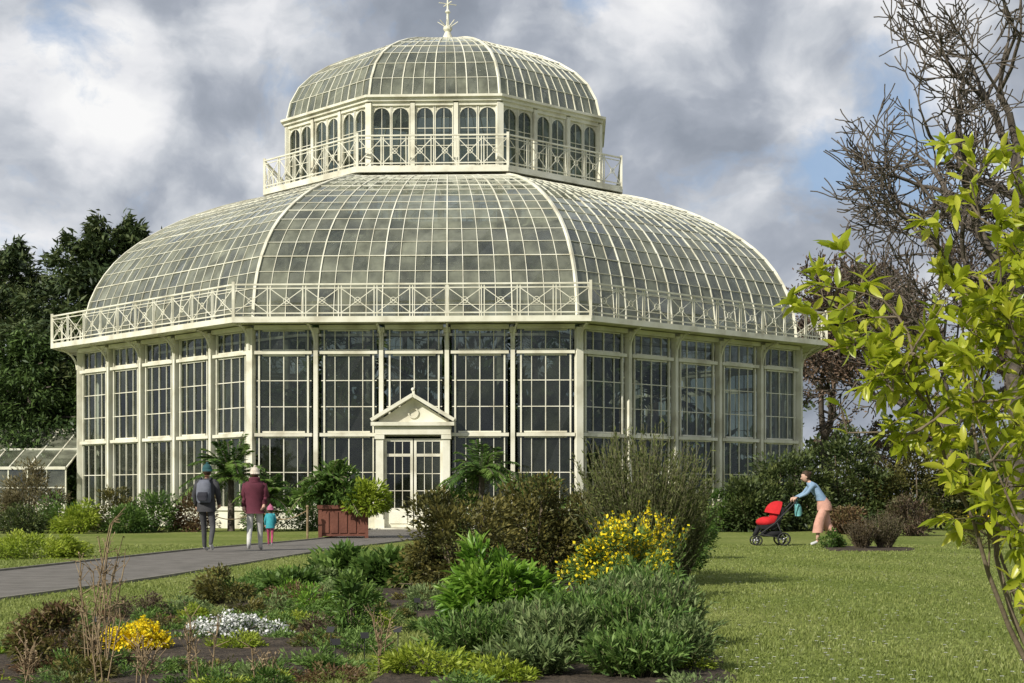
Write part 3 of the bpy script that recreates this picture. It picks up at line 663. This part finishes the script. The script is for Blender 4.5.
for q in range(34):
    x=rng.uniform(-.75,1.35);y=rng.uniform(9.3,15)
    bush('bed_plant',x,y,rng.uniform(.18,.3),rng.uniform(.16,.3),rng.uniform(.07,.2),rng.integers(500,900),.045,.016,[GREEN,SAGE,LIME,SAGE,GREY][rng.integers(0,5)],M=14,cr=.07,stems=0)
bush('box_shrub',2.7,24.5,.3,.3,.75,1500,.06,.03,GREEN,M=18,cr=.14)
bush('box_shrub',3.4,30,.5,.5,.95,2500,.08,.04,GREEN,M=24,cr=.2)
bush('box_shrub',1.0,30,.8,.6,1.3,3500,.08,.04,GREEN,M=24,cr=.28)
for (x,y,h,k) in ((-2.68,10.3,1.08,6),(-.88,10.6,.42,4),(-2.5,9.7,.5,4),(-3.3,9.9,.5,4),(-2.74,10.6,.9,5),(-1.9,9.8,.45,4),(-2.2,9.6,.35,5),(-1.45,9.7,.3,4),(-2.9,9.6,.3,5)):
    f=Fol()
    for q in range(k):
        b0=np.array([rng.normal()*.04,rng.normal()*.03,0]); S=[];p=b0;d=np.array([rng.normal()*.07,rng.normal()*.07,1.]); hh=h*rng.uniform(.6,1)
        for s in range(6):
            d=d+rng.normal(size=3)*.05; d/=np.linalg.norm(d); q2=p+d*hh/6; S.append((p,q2,.0045,.004)); p=q2
            if s>1: 
                for _ in range(3): e=d+rng.normal(size=3)*.8; S.append((p,p+e*.05,.003,.002))
        segadd(f,S,0,4)
        P=np.array([s[1] for s in S[3:]]); f.leaves(P,rng.normal(size=P.shape)+np.array([0,0,.4]),.022,.012,0)
    f.obj('dry_flower_stem',[DRY],loc=(x,y,0))
# left side shrubs near glasshouse
bush('lime_ground_cover',-9.4,30.5,1.5,1.3,.42,8000,.08,.035,LIME,M=50,cr=.25)
bush('twiggy_brown_shrub',-16.6,55,1.25,1.1,2.4,6000,.14,.05,mat_leaf('brown_leaf',(.10,.09,.045),(.20,.17,.085),(.27,.24,.13)),M=40,cr=.45,stems=60)
for (x,y,rx,h,mt) in ((-14.4,52,1.1,1.3,GREEN),(-12.9,52,1.0,1.6,BRONZE),(-11.6,52,.9,1.4,GREEN),(-10.4,52.5,.9,1.5,RUST),(-15.4,50,.9,.9,EVG),(-12.2,50.5,.8,.8,GREEN),(-13.6,50,.8,.9,LIME),(-8.0,53,1.0,1.9,GREEN),(-6.4,54,1.0,1.5,GREEN),(-1.5,53.5,.9,2.2,GREEN),(0.8,53.5,1.2,2.1,GREEN),(3,53,1.2,1.8,BRONZE),(5.2,53,1.1,1.5,GREEN),(7,52.5,1.2,1.6,GREEN)):
    bush('border_shrub',x,y,rx,rx*.8,h,3200,.12,.05,mt,M=28,cr=.34,stems=20)
for (x,y,z,L,n) in ((-9.3,53,1.7,2.1,44),(-1.0,53,1.8,1.9,36),(-7.9,52,1.1,1.3,26)):
    f=Fol(); palm(f,0,0,z,L,n,ll=.36,lw=.06); f.segs([[0,0,0]],[[0,0,z]],.13,.1); f.obj('garden_palm',[GREEN,BARK],loc=(x,y,0))
for (x,y,rx,h,mt) in ((9.3,54,1.9,3.3,EVG),(11.4,55,2.1,3.7,EVG),(13.8,55,2.2,3.7,BRONZE),(16.5,56,2.4,3.6,EVG),(19,56,2.2,3.4,EVG),(22,57,2.5,3.8,BRONZE),(7.9,52.5,1.2,1.8,EVG)):
    bush('evergreen_shrub',x,y,rx,rx*.8,h,8000,.17,.08,mt,M=54,cr=.5,stems=20)
bush('purple_leaf_shrub',11.7,47,.75,.7,1.5,3500,.1,.05,PURP,M=26,cr=.3,stems=30)
bush('purple_leaf_shrub',10.2,49,.6,.6,1.2,2500,.1,.05,RUST,M=22,cr=.26,stems=30)
bush('yellow_flowering_shrub',10.5,36,.45,.4,.78,2200,.07,.03,BRONZE,M=24,cr=.17,fl=YEL,fln=260,flL=.06,flW=.06)
broom('brown_perennial',7.65,35,.36,.7,130,mat_leaf('brown_perennial_leaf',(.07,.05,.03),(.15,.12,.06)),leafn=5,L=.07)
broom('brown_perennial',8.25,35.4,.42,.85,160,mat_leaf('brown_perennial_leaf',(.07,.06,.03),(.14,.13,.06)),leafn=5,L=.07)
bush('box_shrub',7.1,35.6,.26,.26,.42,1200,.07,.035,GREEN,M=14,cr=.12)
# ---------------------------------------------------------------- foreground leafy shrub on the right
YG=mat_leaf('yellow_green_leaf',(.24,.31,.02),(.44,.50,.035),(.62,.62,.08),rough=.32,trans=.5,spec=.5)
f=Fol();SG=[];tips=[]
def stem(p,targ,r,n=9,w=.02):
    p=np.array(p,float);targ=np.array(targ,float);q=[p]
    side=rng.normal(size=3)*.06
    for k in range(1,n+1):
        t=k/n; x=p+(targ-p)*t+side*math.sin(math.pi*t)+rng.normal(size=3)*w*.5; q.append(x)
    for k in range(n): SG.append((q[k],q[k+1],r*(1-.75*k/n),r*(1-.75*(k+1)/n)))
    return q
base=np.array([2.2,5.7,0.])
mains=[((1.82,5.5,1.98),.017),((1.62,5.7,1.72),.015),((1.84,5.7,2.22),.014),((1.38,5.5,1.68),.014),((2.0,5.3,1.9),.014),((2.15,5.8,2.05),.015),((1.75,6.0,1.6),.012),((2.4,5.6,1.8),.013),((1.66,5.6,1.2),.01),((1.9,5.3,.85),.009),((2.05,6.1,2.0),.012),((1.55,5.4,1.5),.011),((1.95,5.6,1.7),.011),((1.5,5.8,1.78),.01),((1.7,5.5,1.85),.011),((1.85,5.8,1.85),.011)]
Q=[]
for t,r in mains:
    q=stem(base+rng.normal(size=3)*np.array([.06,.06,0]),t,r); Q.append(q); tips.append((q[-1],q[-1]-q[-2]))
subs=[]
for q in Q:
    for k in range(5,10):
        for _ in range(1 if k<8 else 3):
            d=q[k]-q[k-1]; d=d/np.linalg.norm(d); e=d*.55+rng.normal(size=3)*.55+np.array([-.2,0,.12]); e/=np.linalg.norm(e)
            L=rng.uniform(.12,.32); s=stem(q[k],q[k]+e*L,.0045,5,.008); subs.append(s); tips.append((s[-1],s[-1]-s[-2]))
for (a_,b_) in (((1.38,5.5,1.68),(1.02,5.5,1.92)),((1.38,5.5,1.66),(1.12,5.6,1.78)),((1.84,5.7,2.1),(1.72,5.7,2.42)),((1.5,5.7,1.7),(1.25,5.6,1.95)),((1.4,5.5,1.6),(1.2,5.4,1.58)),((1.5,5.5,1.5),(1.3,5.5,1.42)),((1.62,5.6,1.7),(1.5,5.6,2.0)),((1.9,5.6,2.0),(1.95,5.6,2.4))):
    s=stem(a_,b_,.006,6,.01); subs.append(s); tips.append((s[-1],s[-1]-s[-2]))
    for k in (2,4,5): 
        e=(s[-1]-s[0])*.3+rng.normal(size=3)*.08; s2=stem(s[k],s[k]+e,.004,3,.005); subs.append(s2); tips.append((s2[-1],s2[-1]-s2[-2]))
segadd(f,SG,1,6)
P=[];D=[]
for (p,d) in tips:
    d=d/np.linalg.norm(d); n=rng.integers(8,13)
    for k in range(n):
        P.append(p-d*rng.uniform(0,.06)); D.append(d*rng.uniform(.3,1.1)+rng.normal(size=3)*.75)
for s in subs:
    for k in range(1,len(s)):
        d=s[k]-s[k-1]; d/=np.linalg.norm(d)
        if s[k][2]<1.15 and rng.random()<.6: continue
        for _ in range(2): P.append(s[k]); D.append(d*.6+rng.normal(size=3)*.7)
P=np.array(P);D=np.array(D); keep=P[:,2]>.55; P=P[keep];D=D[keep]
f.leaves(P,D,.08*rng.uniform(.55,1.15,len(P)),.027*rng.uniform(.8,1.15,len(P)),0,detail=True,curve=.2,fold=.18)
f.obj('foreground_leafy_shrub',[YG,TWIG]); print('fg leaves',len(P))
# ---------------------------------------------------------------- grass blades + daisies
GB=mat_leaf('grass_blade',(.15,.195,.04),(.24,.29,.075),(.33,.36,.12),trans=.35)
def inpoly(px,py,poly):
    ins=np.zeros(len(px),bool); n=len(poly)
    for i in range(n):
        x0,y0=poly[i];x1,y1=poly[(i+1)%n]
        c=((y0>py)!=(y1>py))&(px<(x1-x0)*(py-y0)/(y1-y0+1e-12)+x0); ins^=c
    return ins
pathpoly=[tuple(a) for a in A]+[tuple(b_) for b_ in B[::-1]]
def grassok(xx,yy):
    ok=~inpoly(xx,yy,pathpoly)
    for q in BEDS: ok&=~inpoly(xx,yy,q)
    return ok
n=230000; yy=8.5+30*rng.random(n)**1.7; xx=(rng.random(n)-.5)*.76*yy*1.0
ok=grassok(xx,yy); xx=xx[ok];yy=yy[ok]
f=Fol(); P=np.stack([xx,yy,np.zeros(len(xx))],1)
f.leaves(P,rng.normal(size=P.shape)*.45+np.array([0,0,1.]),rng.uniform(.02,.045,len(P))*(1+.4*np.sin(xx*2.3)*np.sin(yy*1.3)),.006+.0004*yy,0,np.clip(rng.random(len(P))*.7+.3*np.sin(xx*.9+yy*.4)**2,0,1))
f.obj('lawn_grass_blades',[GB])
f=Fol(); n=420; yy=10+26*rng.random(n)**1.4; xx=rng.uniform(.12,.33,n)*yy; k=rng.random(n)<.12; xx[k]=-rng.uniform(.12,.3,k.sum())*yy[k]
ok=grassok(xx,yy); xx=xx[ok];yy=yy[ok]
for j in range(5):
    a=j*1.2566; f.leaves(np.stack([xx,yy,np.full(len(xx),.045)],1),np.tile([math.cos(a),math.sin(a),.15],(len(xx),1)),.018,.014,0,upb=np.tile([0,0,1.],(len(xx),1)))
f.segs(np.stack([xx,yy,np.zeros(len(xx))],1),np.stack([xx,yy,np.full(len(xx),.045)],1),.0012,.0012,1,3)
f.obj('lawn_daisies',[WHT,TWIG])
# ---------------------------------------------------------------- planter
TERRA=mat_noise('terracotta_planter',(.12,.045,.03),(.19,.075,.05),scale=3,rough=.7)
mb=MB(); mb.box(-.66,.66,-.5,.5,.06,.82); mb.box(-.72,.72,-.56,.56,.82,.92)
for sx in (-1,1):
    for sy in (-1,1): mb.box(sx*.64-.05,sx*.64+.05,sy*.48-.05,sy*.48+.05,0,.815)
for k in range(5): mb.box(-.55+k*.25-.05,-.55+k*.25+.15,-.525,-.5,.15,.74)
pl=empty('planter_box',(-4.72,44.8,0),.1); mb.obj('box',[TERRA],pl)
f=Fol(); P,D,sh=clump_pts(2400,34,.85,.65,1.2,.3,.1); f.leaves(P+np.array([-.2,0,.85]),D,.2,.06,0,sh,True); 
palm(f,-.4,0,1.4,1.3,30,ll=.24,lw=.055,mi=0)
t=P[:16]+np.array([0,0,.85]); f.segs(np.tile([0,0,.85],(16,1)),t,.02,.01); f.obj('planter_foliage',[GREEN,TWIG],pl)
f=Fol(); P,D,sh=clump_pts(1300,24,.62,.45,1.0,.25); f.leaves(P+np.array([.6,-.45,.7]),D,.17,.06,0,sh,True); f.obj('planter_lime_foliage',[LIME],pl)
mb=MB(); rp_=[(-8.4,43.5),(-7.0,44.2),(-5.6,43.8)]
for (x,y) in rp_: mb.tube([(x,y,0),(x,y,.85)],[.03,.03],8); mb.ell((x,y,.88),(.045,.045,.045))
for a_,b_ in zip(rp_[:-1],rp_[1:]):
    mb.tube([(a_[0]+(b_[0]-a_[0])*t,a_[1]+(b_[1]-a_[1])*t,.78-.25*math.sin(math.pi*t)) for t in [q/10 for q in range(11)]],.014,6)
mb.obj('rope_barrier',[DRY])
for (x,y) in ((-1.2,10.9),(-1.05,11.4),(-.85,11.9),(-1.35,11.9),(-3.35,12.9),(-.9,15.2)):
    mb=MB(); mb.beam((0,0,0),(0,.01,.17),.006,.006); mb.hexa([(-.03,-.02,.16),(.03,-.02,.16),(.03,-.014,.16),(-.03,-.014,.16),(-.03,.015,.2),(.03,.015,.2),(.03,.021,.2),(-.03,.021,.2)])
    o=mb.obj('plant_label',[BLACK]); o.location=(x,y,.02); o.rotation_euler=(0,0,rng.normal()*.3)
# ---------------------------------------------------------------- people
def skin_body(name,J,Bn,mats,parent):
    names=list(J.keys()); idx={n:i for i,n in enumerate(names)}
    me=bpy.data.meshes.new('tmp'); me.from_pydata([J[n][0] for n in names],[(idx[a],idx[b]) for a,b,_ in Bn],[])
    o=bpy.data.objects.new('tmp',me); COL.objects.link(o)
    o.modifiers.new('s','SKIN'); sv=me.skin_vertices[0].data
    for n in names:
        r=J[n][1]; sv[idx[n]].radius=r if isinstance(r,tuple) else (r,r)
        sv[idx[n]].use_root=(n=='pelvis')
    ss=o.modifiers.new('u','SUBSURF'); ss.levels=2; ss.render_levels=2
    dg=bpy.context.evaluated_depsgraph_get(); dg.update()
    m2=bpy.data.meshes.new_from_object(o.evaluated_get(dg)); bpy.data.objects.remove(o)
    for m in mats: m2.materials.append(m)
    seg=[(Vector(J[a][0]),Vector(J[b][0]),mi) for a,b,mi in Bn]
    for p in m2.polygons:
        c=p.center; best=9;bi=0
        for a,b_,mi in seg:
            ab=b_-a; t=max(0,min(1,(c-a).dot(ab)/ab.length_squared)); dd=(c-(a+ab*t)).length
            if dd<best: best=dd;bi=mi
        p.material_index=bi; p.use_smooth=True
    ob=bpy.data.objects.new(name,m2); COL.objects.link(ob); ob.parent=parent; return ob
def head(parent,c,s,hair,skin=SKIN,style='hair',hatmat=None,tilt=0):
    mb=MB()
    def fn(x,y,z):
        k=1-.28*max(0,-z)**1.5; return x*k,(y*(1-.12*max(0,-z)) + (.10*max(0,-z) if y>0 else 0)),z
    mb.ell((0,0,0),(.075*s,.094*s,.115*s),0,18,14,fn)
    mb.ell((0,.095*s,-.015*s),(.012*s,.02*s,.024*s),0,8,6)
    for sx in (-1,1):
        mb.ell((sx*.028*s,.083*s,.01*s),(.012*s,.008*s,.007*s),2,8,6); mb.ell((sx*.028*s,.089*s,.01*s),(.005*s,.004*s,.005*s),3,6,5)
        mb.ell((sx*.076*s,-.005*s,-.005*s),(.009*s,.02*s,.03*s),0,8,6)
        mb.beam((sx*.016*s,.09*s,.03*s),(sx*.042*s,.082*s,.03*s),.004,.005,mi=1)
    mb.ell((0,.086*s,-.052*s),(.022*s,.008*s,.006*s),4,8,6)
    def hf(x,y,z): 
        if y>.25 and z<.45: y=y*.55
        return x,y,z
    mb.ell((0,-.016*s,.022*s),(.087*s,.098*s,.112*s),1,18,12,hf)
    if style=='long': mb.loft([(0,-.06*s,.03*s,.08*s,.05*s),(0,-.075*s,-.08*s,.075*s,.045*s),(0,-.07*s,-.2*s,.05*s,.03*s),(0,-.06*s,-.28*s,.02*s,.015*s)],12,1)
    if style=='bun': mb.ell((0,-.11*s,.05*s),(.04*s,.04*s,.04*s),1)
    if hatmat:
        mb.ell((0,-.008*s,.05*s),(.094*s,.106*s,.1*s),5,18,10); mb.loft([(0,-.005*s,.0,.094*s,.108*s),(0,-.005*s,.045*s,.1*s,.112*s)],16,5); mb.ell((0,-.01*s,.155*s),(.03*s,.03*s,.028*s),5)
    white=mat_noise('eye_white',(.7,.7,.7),(.8,.8,.8),bump=0); lip=mat_noise('lip',(.4,.15,.12),(.45,.18,.15),bump=0)
    o=mb.obj('head',[skin,hair,white,BLACK,lip,hatmat or hair],parent,True); o.location=c; o.rotation_euler=(tilt,0,0); return o
def hand(parent,w,d,up,side,mat=SKIN,curl=.6,s=1):
    w=Vector(w);d=Vector(d).normalized();up=Vector(up); sd=d.cross(up).normalized()*side; up=sd.cross(d).normalized()*(side)
    mb=MB()
    mb.tube([w-d*.01,w+d*.03*s,w+d*.07*s,w+d*.085*s],[.024*s,.034*s,.036*s,.028*s],10)
    for k,(o,L) in enumerate(((.026,.066),(.009,.075),(-.009,.07),(-.026,.054))):
        p=w+d*.08*s+sd*o*s; c=0;pts=[p]
        for j in range(3):
            c+=curl*.75; dd=(d*math.cos(c)-up*math.sin(c)); p=p+dd*L*s*(.42,.33,.25)[j]; pts.append(p)
        mb.tube(pts,[.009*s,.0085*s,.008*s,.006*s],7)
    p=w+d*.025*s+sd*.03*s; mb.tube([p,p+(d*.5+sd*.7)*.03*s,p+(d*.8+sd*.6-up*.5)*.055*s],[.012*s,.010*s,.008*s],7)
    return mb.obj('hand',[mat],parent,True)
def person(name,loc,rz,scale,pose,mats,shoe,hairm,hat=None,style='hair',hs=1.0,headtilt=0,handmat=SKIN,hcurl=.6):
    e=empty(name,loc,rz); e.scale=(scale,)*3
    J={k:v for k,v in pose.items()}
    Bn=[('pelvis','waist',1),('waist','chest',0),('chest','neckb',0),('neckb','neck',2)]
    for s in 'LR':
        Bn+=[('chest','sh'+s,0),('sh'+s,'el'+s,0),('el'+s,'wr'+s,0),('pelvis','hip'+s,1),('hip'+s,'kn'+s,1),('kn'+s,'an'+s,3),('an'+s,'toe'+s,4)]
    skin_body('body',J,Bn,[mats[0],mats[1],SKIN,mats[2],shoe],e)
    n=Vector(J['neck'][0]); head(e,n+Vector((0,.03+.03*math.sin(-headtilt),.085)),hs,hairm,hatmat=hat,style=style,tilt=headtilt)
    for s,sg in (('L',1),('R',-1)):
        w_=Vector(J['wr'+s][0]); d=(w_-Vector(J['el'+s][0])); 
        inner=Vector((1 if s=='L' else -1,0,0))
        hand(e,w_,d,-inner if d.normalized().z<-.5 else Vector((0,0,1)),sg,handmat,hcurl)
    return e
def walkpose(lean=.0,sw=1):
    return {'pelvis':((0,0,.93),(.135,.11)),'waist':((0,.0+lean*.3,1.08),(.12,.095)),'chest':((0,lean*.7,1.27),(.15,.11)),'neckb':((0,lean,1.41),(.065,.06)),'neck':((0,lean+.01,1.48),(.048,.05)),
    'shL':((-.165,lean*.8,1.36),.062),'elL':((-.225,lean*.8-.06*sw,1.11),.046),'wrL':((-.215,lean+.05*sw,.90),.03),
    'shR':((.165,lean*.8,1.36),.062),'elR':((.225,lean*.8+.02*sw,1.11),.046),'wrR':((.20,lean+.16*sw,.94),.03),
    'hipL':((-.085,0,.88),.09),'knL':((-.085,.13*sw,.50),.06),'anL':((-.08,.22*sw if sw>0 else -.25,.085),.042),'toeL':((-.085,.22*sw+.15,.035),(.035,.03)),
    'hipR':((.085,0,.88),.09),'knR':((.085,.02*sw,.48),.06),'anR':((.08,-.25*sw,.16),.042),'toeR':((.085,-.25*sw+.12,.045),(.035,.03))}
W1=cloth('charcoal_jacket',(.055,.055,.06)); TR1=cloth('grey_trousers',(.08,.08,.085)); SH=cloth('white_shoe',(.6,.6,.6)); TEAL=cloth('teal_hat',(.03,.10,.11))
HB=mat_noise('brown_hair',(.03,.018,.01),(.07,.04,.02),scale=30,rough=.6)
p1=walkpose(.03); p1['knR']=((.12,.04,.48),.06); p1['anR']=((.15,-.22,.16),.042); p1['toeR']=((.16,-.1,.045),(.035,.03)); p1['anL']=((-.10,.22,.085),.042)
P1=person('woman_with_backpack',(-6.42,33.6,.006),-.1,1.08,p1,[W1,TR1,TR1],SH,HB,hat=TEAL)
mb=MB(); mb.loft([(0,.0,.78,.185,.145),(0,0,.92,.18,.14),(0,.0,1.08,.155,.12),(0,.02,1.28,.19,.135),(0,.03,1.38,.15,.1),(0,.03,1.43,.08,.07)],20,0,False)
for s in 'LR':
    a_,b_,c_=[Vector(p1[k+s][0]) for k in ('sh','el','wr')]; mb.tube([a_,a_.lerp(b_,.5),b_,b_.lerp(c_,.6),c_],[.07,.064,.056,.05,.042],12)
mb.obj('jacket',[W1],P1,True)
mb=MB()
bp_=[(0,-.15,.96,.12,.06),(0,-.17,1.0,.145,.085),(0,-.175,1.15,.15,.095),(0,-.165,1.32,.14,.085),(0,-.14,1.40,.09,.05)]
mb.loft(bp_,16,0); mb.loft([(0,-.25,1.0,.09,.03),(0,-.265,1.08,.11,.035),(0,-.25,1.16,.09,.03)],12,1)
for sx in (-1,1): mb.tube([(sx*.09,-.1,1.38),(sx*.1,.0,1.44),(sx*.1,.12,1.36),(sx*.12,.14,1.2),(sx*.14,.02,1.03),(sx*.12,-.12,1.0)],.018,6,1)
mb.obj('backpack',[cloth('backpack_grey',(.16,.17,.21)),cloth('backpack_dark',(.03,.03,.04))],P1,True)
MAR=cloth('maroon_coat',(.12,.028,.045)); WT=cloth('white_trousers',(.62,.61,.58)); CR=cloth('cream_hat',(.68,.60,.50))
p2=walkpose(.02,-1); p2['anL']=((-.10,-.22,.15),.046); p2['toeL']=((-.105,-.10,.045),(.04,.035)); p2['knL']=((-.10,.02,.48),.065); p2['knR']=((.10,.12,.5),.065); p2['anR']=((.10,.2,.085),.046); p2['toeR']=((.11,.35,.035),(.04,.035))
P2=person('woman_in_maroon_coat',(-5.50,34.2,.006),.08,1.05,p2,[MAR,WT,WT],SH,HB,hat=CR)
mb=MB(); rg_=[(0,.0,.76,.22,.175)]
for q in range(10):
    z=.80+q*.06; wv=(.212-.03*math.sin(math.pi*min(1,(z-.74)/.5))+(.01 if q%2 else -.006)); rg_.append((0,.01,z,wv,wv*.76))
rg_+=[(0,.02,1.40,.15,.11),(0,.03,1.46,.085,.08)]
mb.loft(rg_,22,0,False); mb.loft([(0,-.02,1.40,.1,.09),(0,-.04,1.46,.12,.10),(0,-.05,1.50,.1,.08)],14,0)
for s in 'LR':
    a_,b_,c_=[Vector(p2[k+s][0]) for k in ('sh','el','wr')]; mb.tube([a_,a_.lerp(b_,.5),b_,b_.lerp(c_,.6),c_],[.08,.076,.068,.06,.048],12)
mb.obj('padded_coat',[MAR],P2,True)
PK=cloth('pink_trousers',(.45,.08,.16)); TQ=cloth('turquoise_jacket',(.05,.35,.40))
P3=person('small_child',(-5.65,37.4,.006),.1,.54,walkpose(.03),[TQ,PK,PK],SH,HB,hat=cloth('pink_hat',(.5,.15,.25)),hs=1.45)
mb=MB(); mb.loft([(0,0,.78,.2,.16),(0,0,1.0,.19,.15),(0,.02,1.3,.19,.14),(0,.03,1.42,.1,.08)],16,0,False); mb.obj('jacket',[TQ],P3,True)
BL=cloth('light_blue_top',(.25,.37,.52)); PE=cloth('peach_trousers',(.66,.36,.28))
p4={'pelvis':((0,-.02,.90),(.13,.115)),'waist':((0,.06,1.05),(.11,.09)),'chest':((0,.19,1.23),(.14,.10)),'neckb':((0,.30,1.35),(.06,.055)),'neck':((0,.35,1.40),(.045,.047)),
 'shL':((-.16,.26,1.31),.056),'elL':((-.2,.40,1.12),.042),'wrL':((-.17,.60,1.03),.027),'shR':((.16,.26,1.31),.056),'elR':((.2,.40,1.12),.042),'wrR':((.17,.60,1.03),.027),
 'hipL':((-.08,-.02,.86),.09),'knL':((-.085,.12,.48),.055),'anL':((-.08,.15,.08),.036),'toeL':((-.085,.30,.03),(.032,.026)),
 'hipR':((.08,-.02,.86),.09),'knR':((.085,-.06,.47),.055),'anR':((.08,-.28,.14),.036),'toeR':((.085,-.16,.035),(.032,.026))}
P4=person('woman_pushing_pushchair',(7.4,38.0,0),math.radians(90),1.10,p4,[BL,PE,SKIN],SH,HB,style='bun',headtilt=-.25,hcurl=.95)
mb=MB()
mb.loft([(0,.05,1.04,.125,.11),(0,.0,.95,.16,.14),(0,-.02,.85,.178,.16),(0,-.02,.76,.182,.155)],24,0,False)
for (kx,pts) in ((-.085,((-.02,.84),(.06,.66),(.115,.48),(.135,.34),(.145,.28))),(.085,((-.02,.84),(-.04,.66),(-.07,.48),(-.14,.36),(-.18,.31)))):
    mb.loft([(kx,y,z,.085+.004*i,.105+.003*i) for i,(y,z) in enumerate(pts)],18,0,False)
mb.obj('wide_trousers',[PE],P4,True)
mb=MB(); mb.loft([(0,.03,.97,.155,.13),(0,.07,1.06,.14,.115),(0,.2,1.23,.165,.125),(0,.27,1.31,.12,.09),(0,.31,1.36,.07,.065)],20,0,False)
mb.obj('blouse',[BL],P4,True)
PC=empty('pushchair',(6.20,38.0,0),math.radians(90)); PC.scale=(1.06,)*3
fr_=MB()
def wheel(x,y,r,w):
    for q in range(20):
        a0=q*math.pi/10;a1=(q+1)*math.pi/10
        fr_.beam((x,y+math.cos(a0)*r*.9,r+math.sin(a0)*r*.9),(x,y+math.cos(a1)*r*.9,r+math.sin(a1)*r*.9),w,r*.22,up=(0,math.cos(a0+.16),math.sin(a0+.16)),mi=0)
    for q in range(5):
        a0=q*math.pi*2/5; fr_.beam((x,y,r),(x,y+math.cos(a0)*r*.85,r+math.sin(a0)*r*.85),.015,.02,up=(1,0,0),mi=1)
    fr_.tube([(x-.03,y,r),(x+.03,y,r)],.03,10,1)
for sx in (-1,1): wheel(sx*.27,-.2,.15,.045); wheel(sx*.2,.38,.115,.04)
fr_.tube([(-.27,-.2,.15),(.27,-.2,.15)],.012,8,1)
for sx in (-1,1):
    fr_.tube([(sx*.2,.38,.115),(sx*.22,.30,.28),(sx*.25,.0,.5),(sx*.25,-.42,.93),(sx*.23,-.5,1.06)],.017,8,0)
    fr_.tube([(sx*.27,-.2,.15),(sx*.25,-.05,.52)],.016,8,0); fr_.tube([(sx*.26,-.2,.17),(sx*.22,.3,.25)],.014,8,0)
fr_.tube([(-.23,-.5,1.06),(-.2,-.53,1.08),(.2,-.53,1.08),(.23,-.5,1.06)],.018,8,0)
fr_.obj('frame_and_wheels',[BLACK,METAL],PC,True)
RED=cloth('red_fabric',(.60,.02,.025)); BK=cloth('black_fabric',(.02,.02,.022))
mb=MB()
prof=[(.30,.38),(.34,.46),(.12,.47),(-.02,.52),(-.16,.86),(-.24,.84),(-.12,.46),(.02,.36)]
mb.face([(-.2,y,z) for y,z in prof]); mb.face([(.2,y,z) for y,z in prof][::-1])
for q in range(len(prof)):
    a_,b_=prof[q],prof[(q+1)%len(prof)]; mb.face([(-.2,*a_),(.2,*a_),(.2,*b_),(-.2,*b_)])
mb.tube([(0,.32,.42),(0,.38,.3),(0,.42,.22)],[.06,.05,.05],8)
mb.ell((0,.14,.53),(.19,.25,.12),1); mb.ell((0,-.05,.66),(.16,.14,.18),1)
mb.box(-.18,.18,-.16,.24,.2,.32)
b0=len(mb.v); na=9
for j in range(na):
    t=-.35+j/(na-1)*1.75
    for k in range(9):
        a=math.pi*k/8; rr=.30
        mb.v.append((.235*math.cos(a),-.10+ (math.sin(a)*rr)*math.sin(t)*1.0,.70+ math.sin(a)*rr*math.cos(t)))
for j in range(na-1):
    for k in range(8): mb.f.append((b0+j*9+k,b0+j*9+k+1,b0+(j+1)*9+k+1,b0+(j+1)*9+k)); mb.m.append(1); mb.r.append(.5)
mb.obj('seat_and_canopy',[BK,RED],PC,True)
mb=MB(); mb.loft([(0,-.56,.66,.12,.06),(0,-.57,.72,.15,.085),(0,-.56,.86,.15,.075),(0,-.54,.93,.13,.05)],12); mb.tube([(-.1,-.54,.92),(-.1,-.53,1.07),(.1,-.53,1.07),(.1,-.54,.92)],.008,6)
mb.obj('turquoise_bag',[cloth('turquoise_bag',(.16,.42,.42))],PC,True)
print('objs',len(bpy.data.objects))
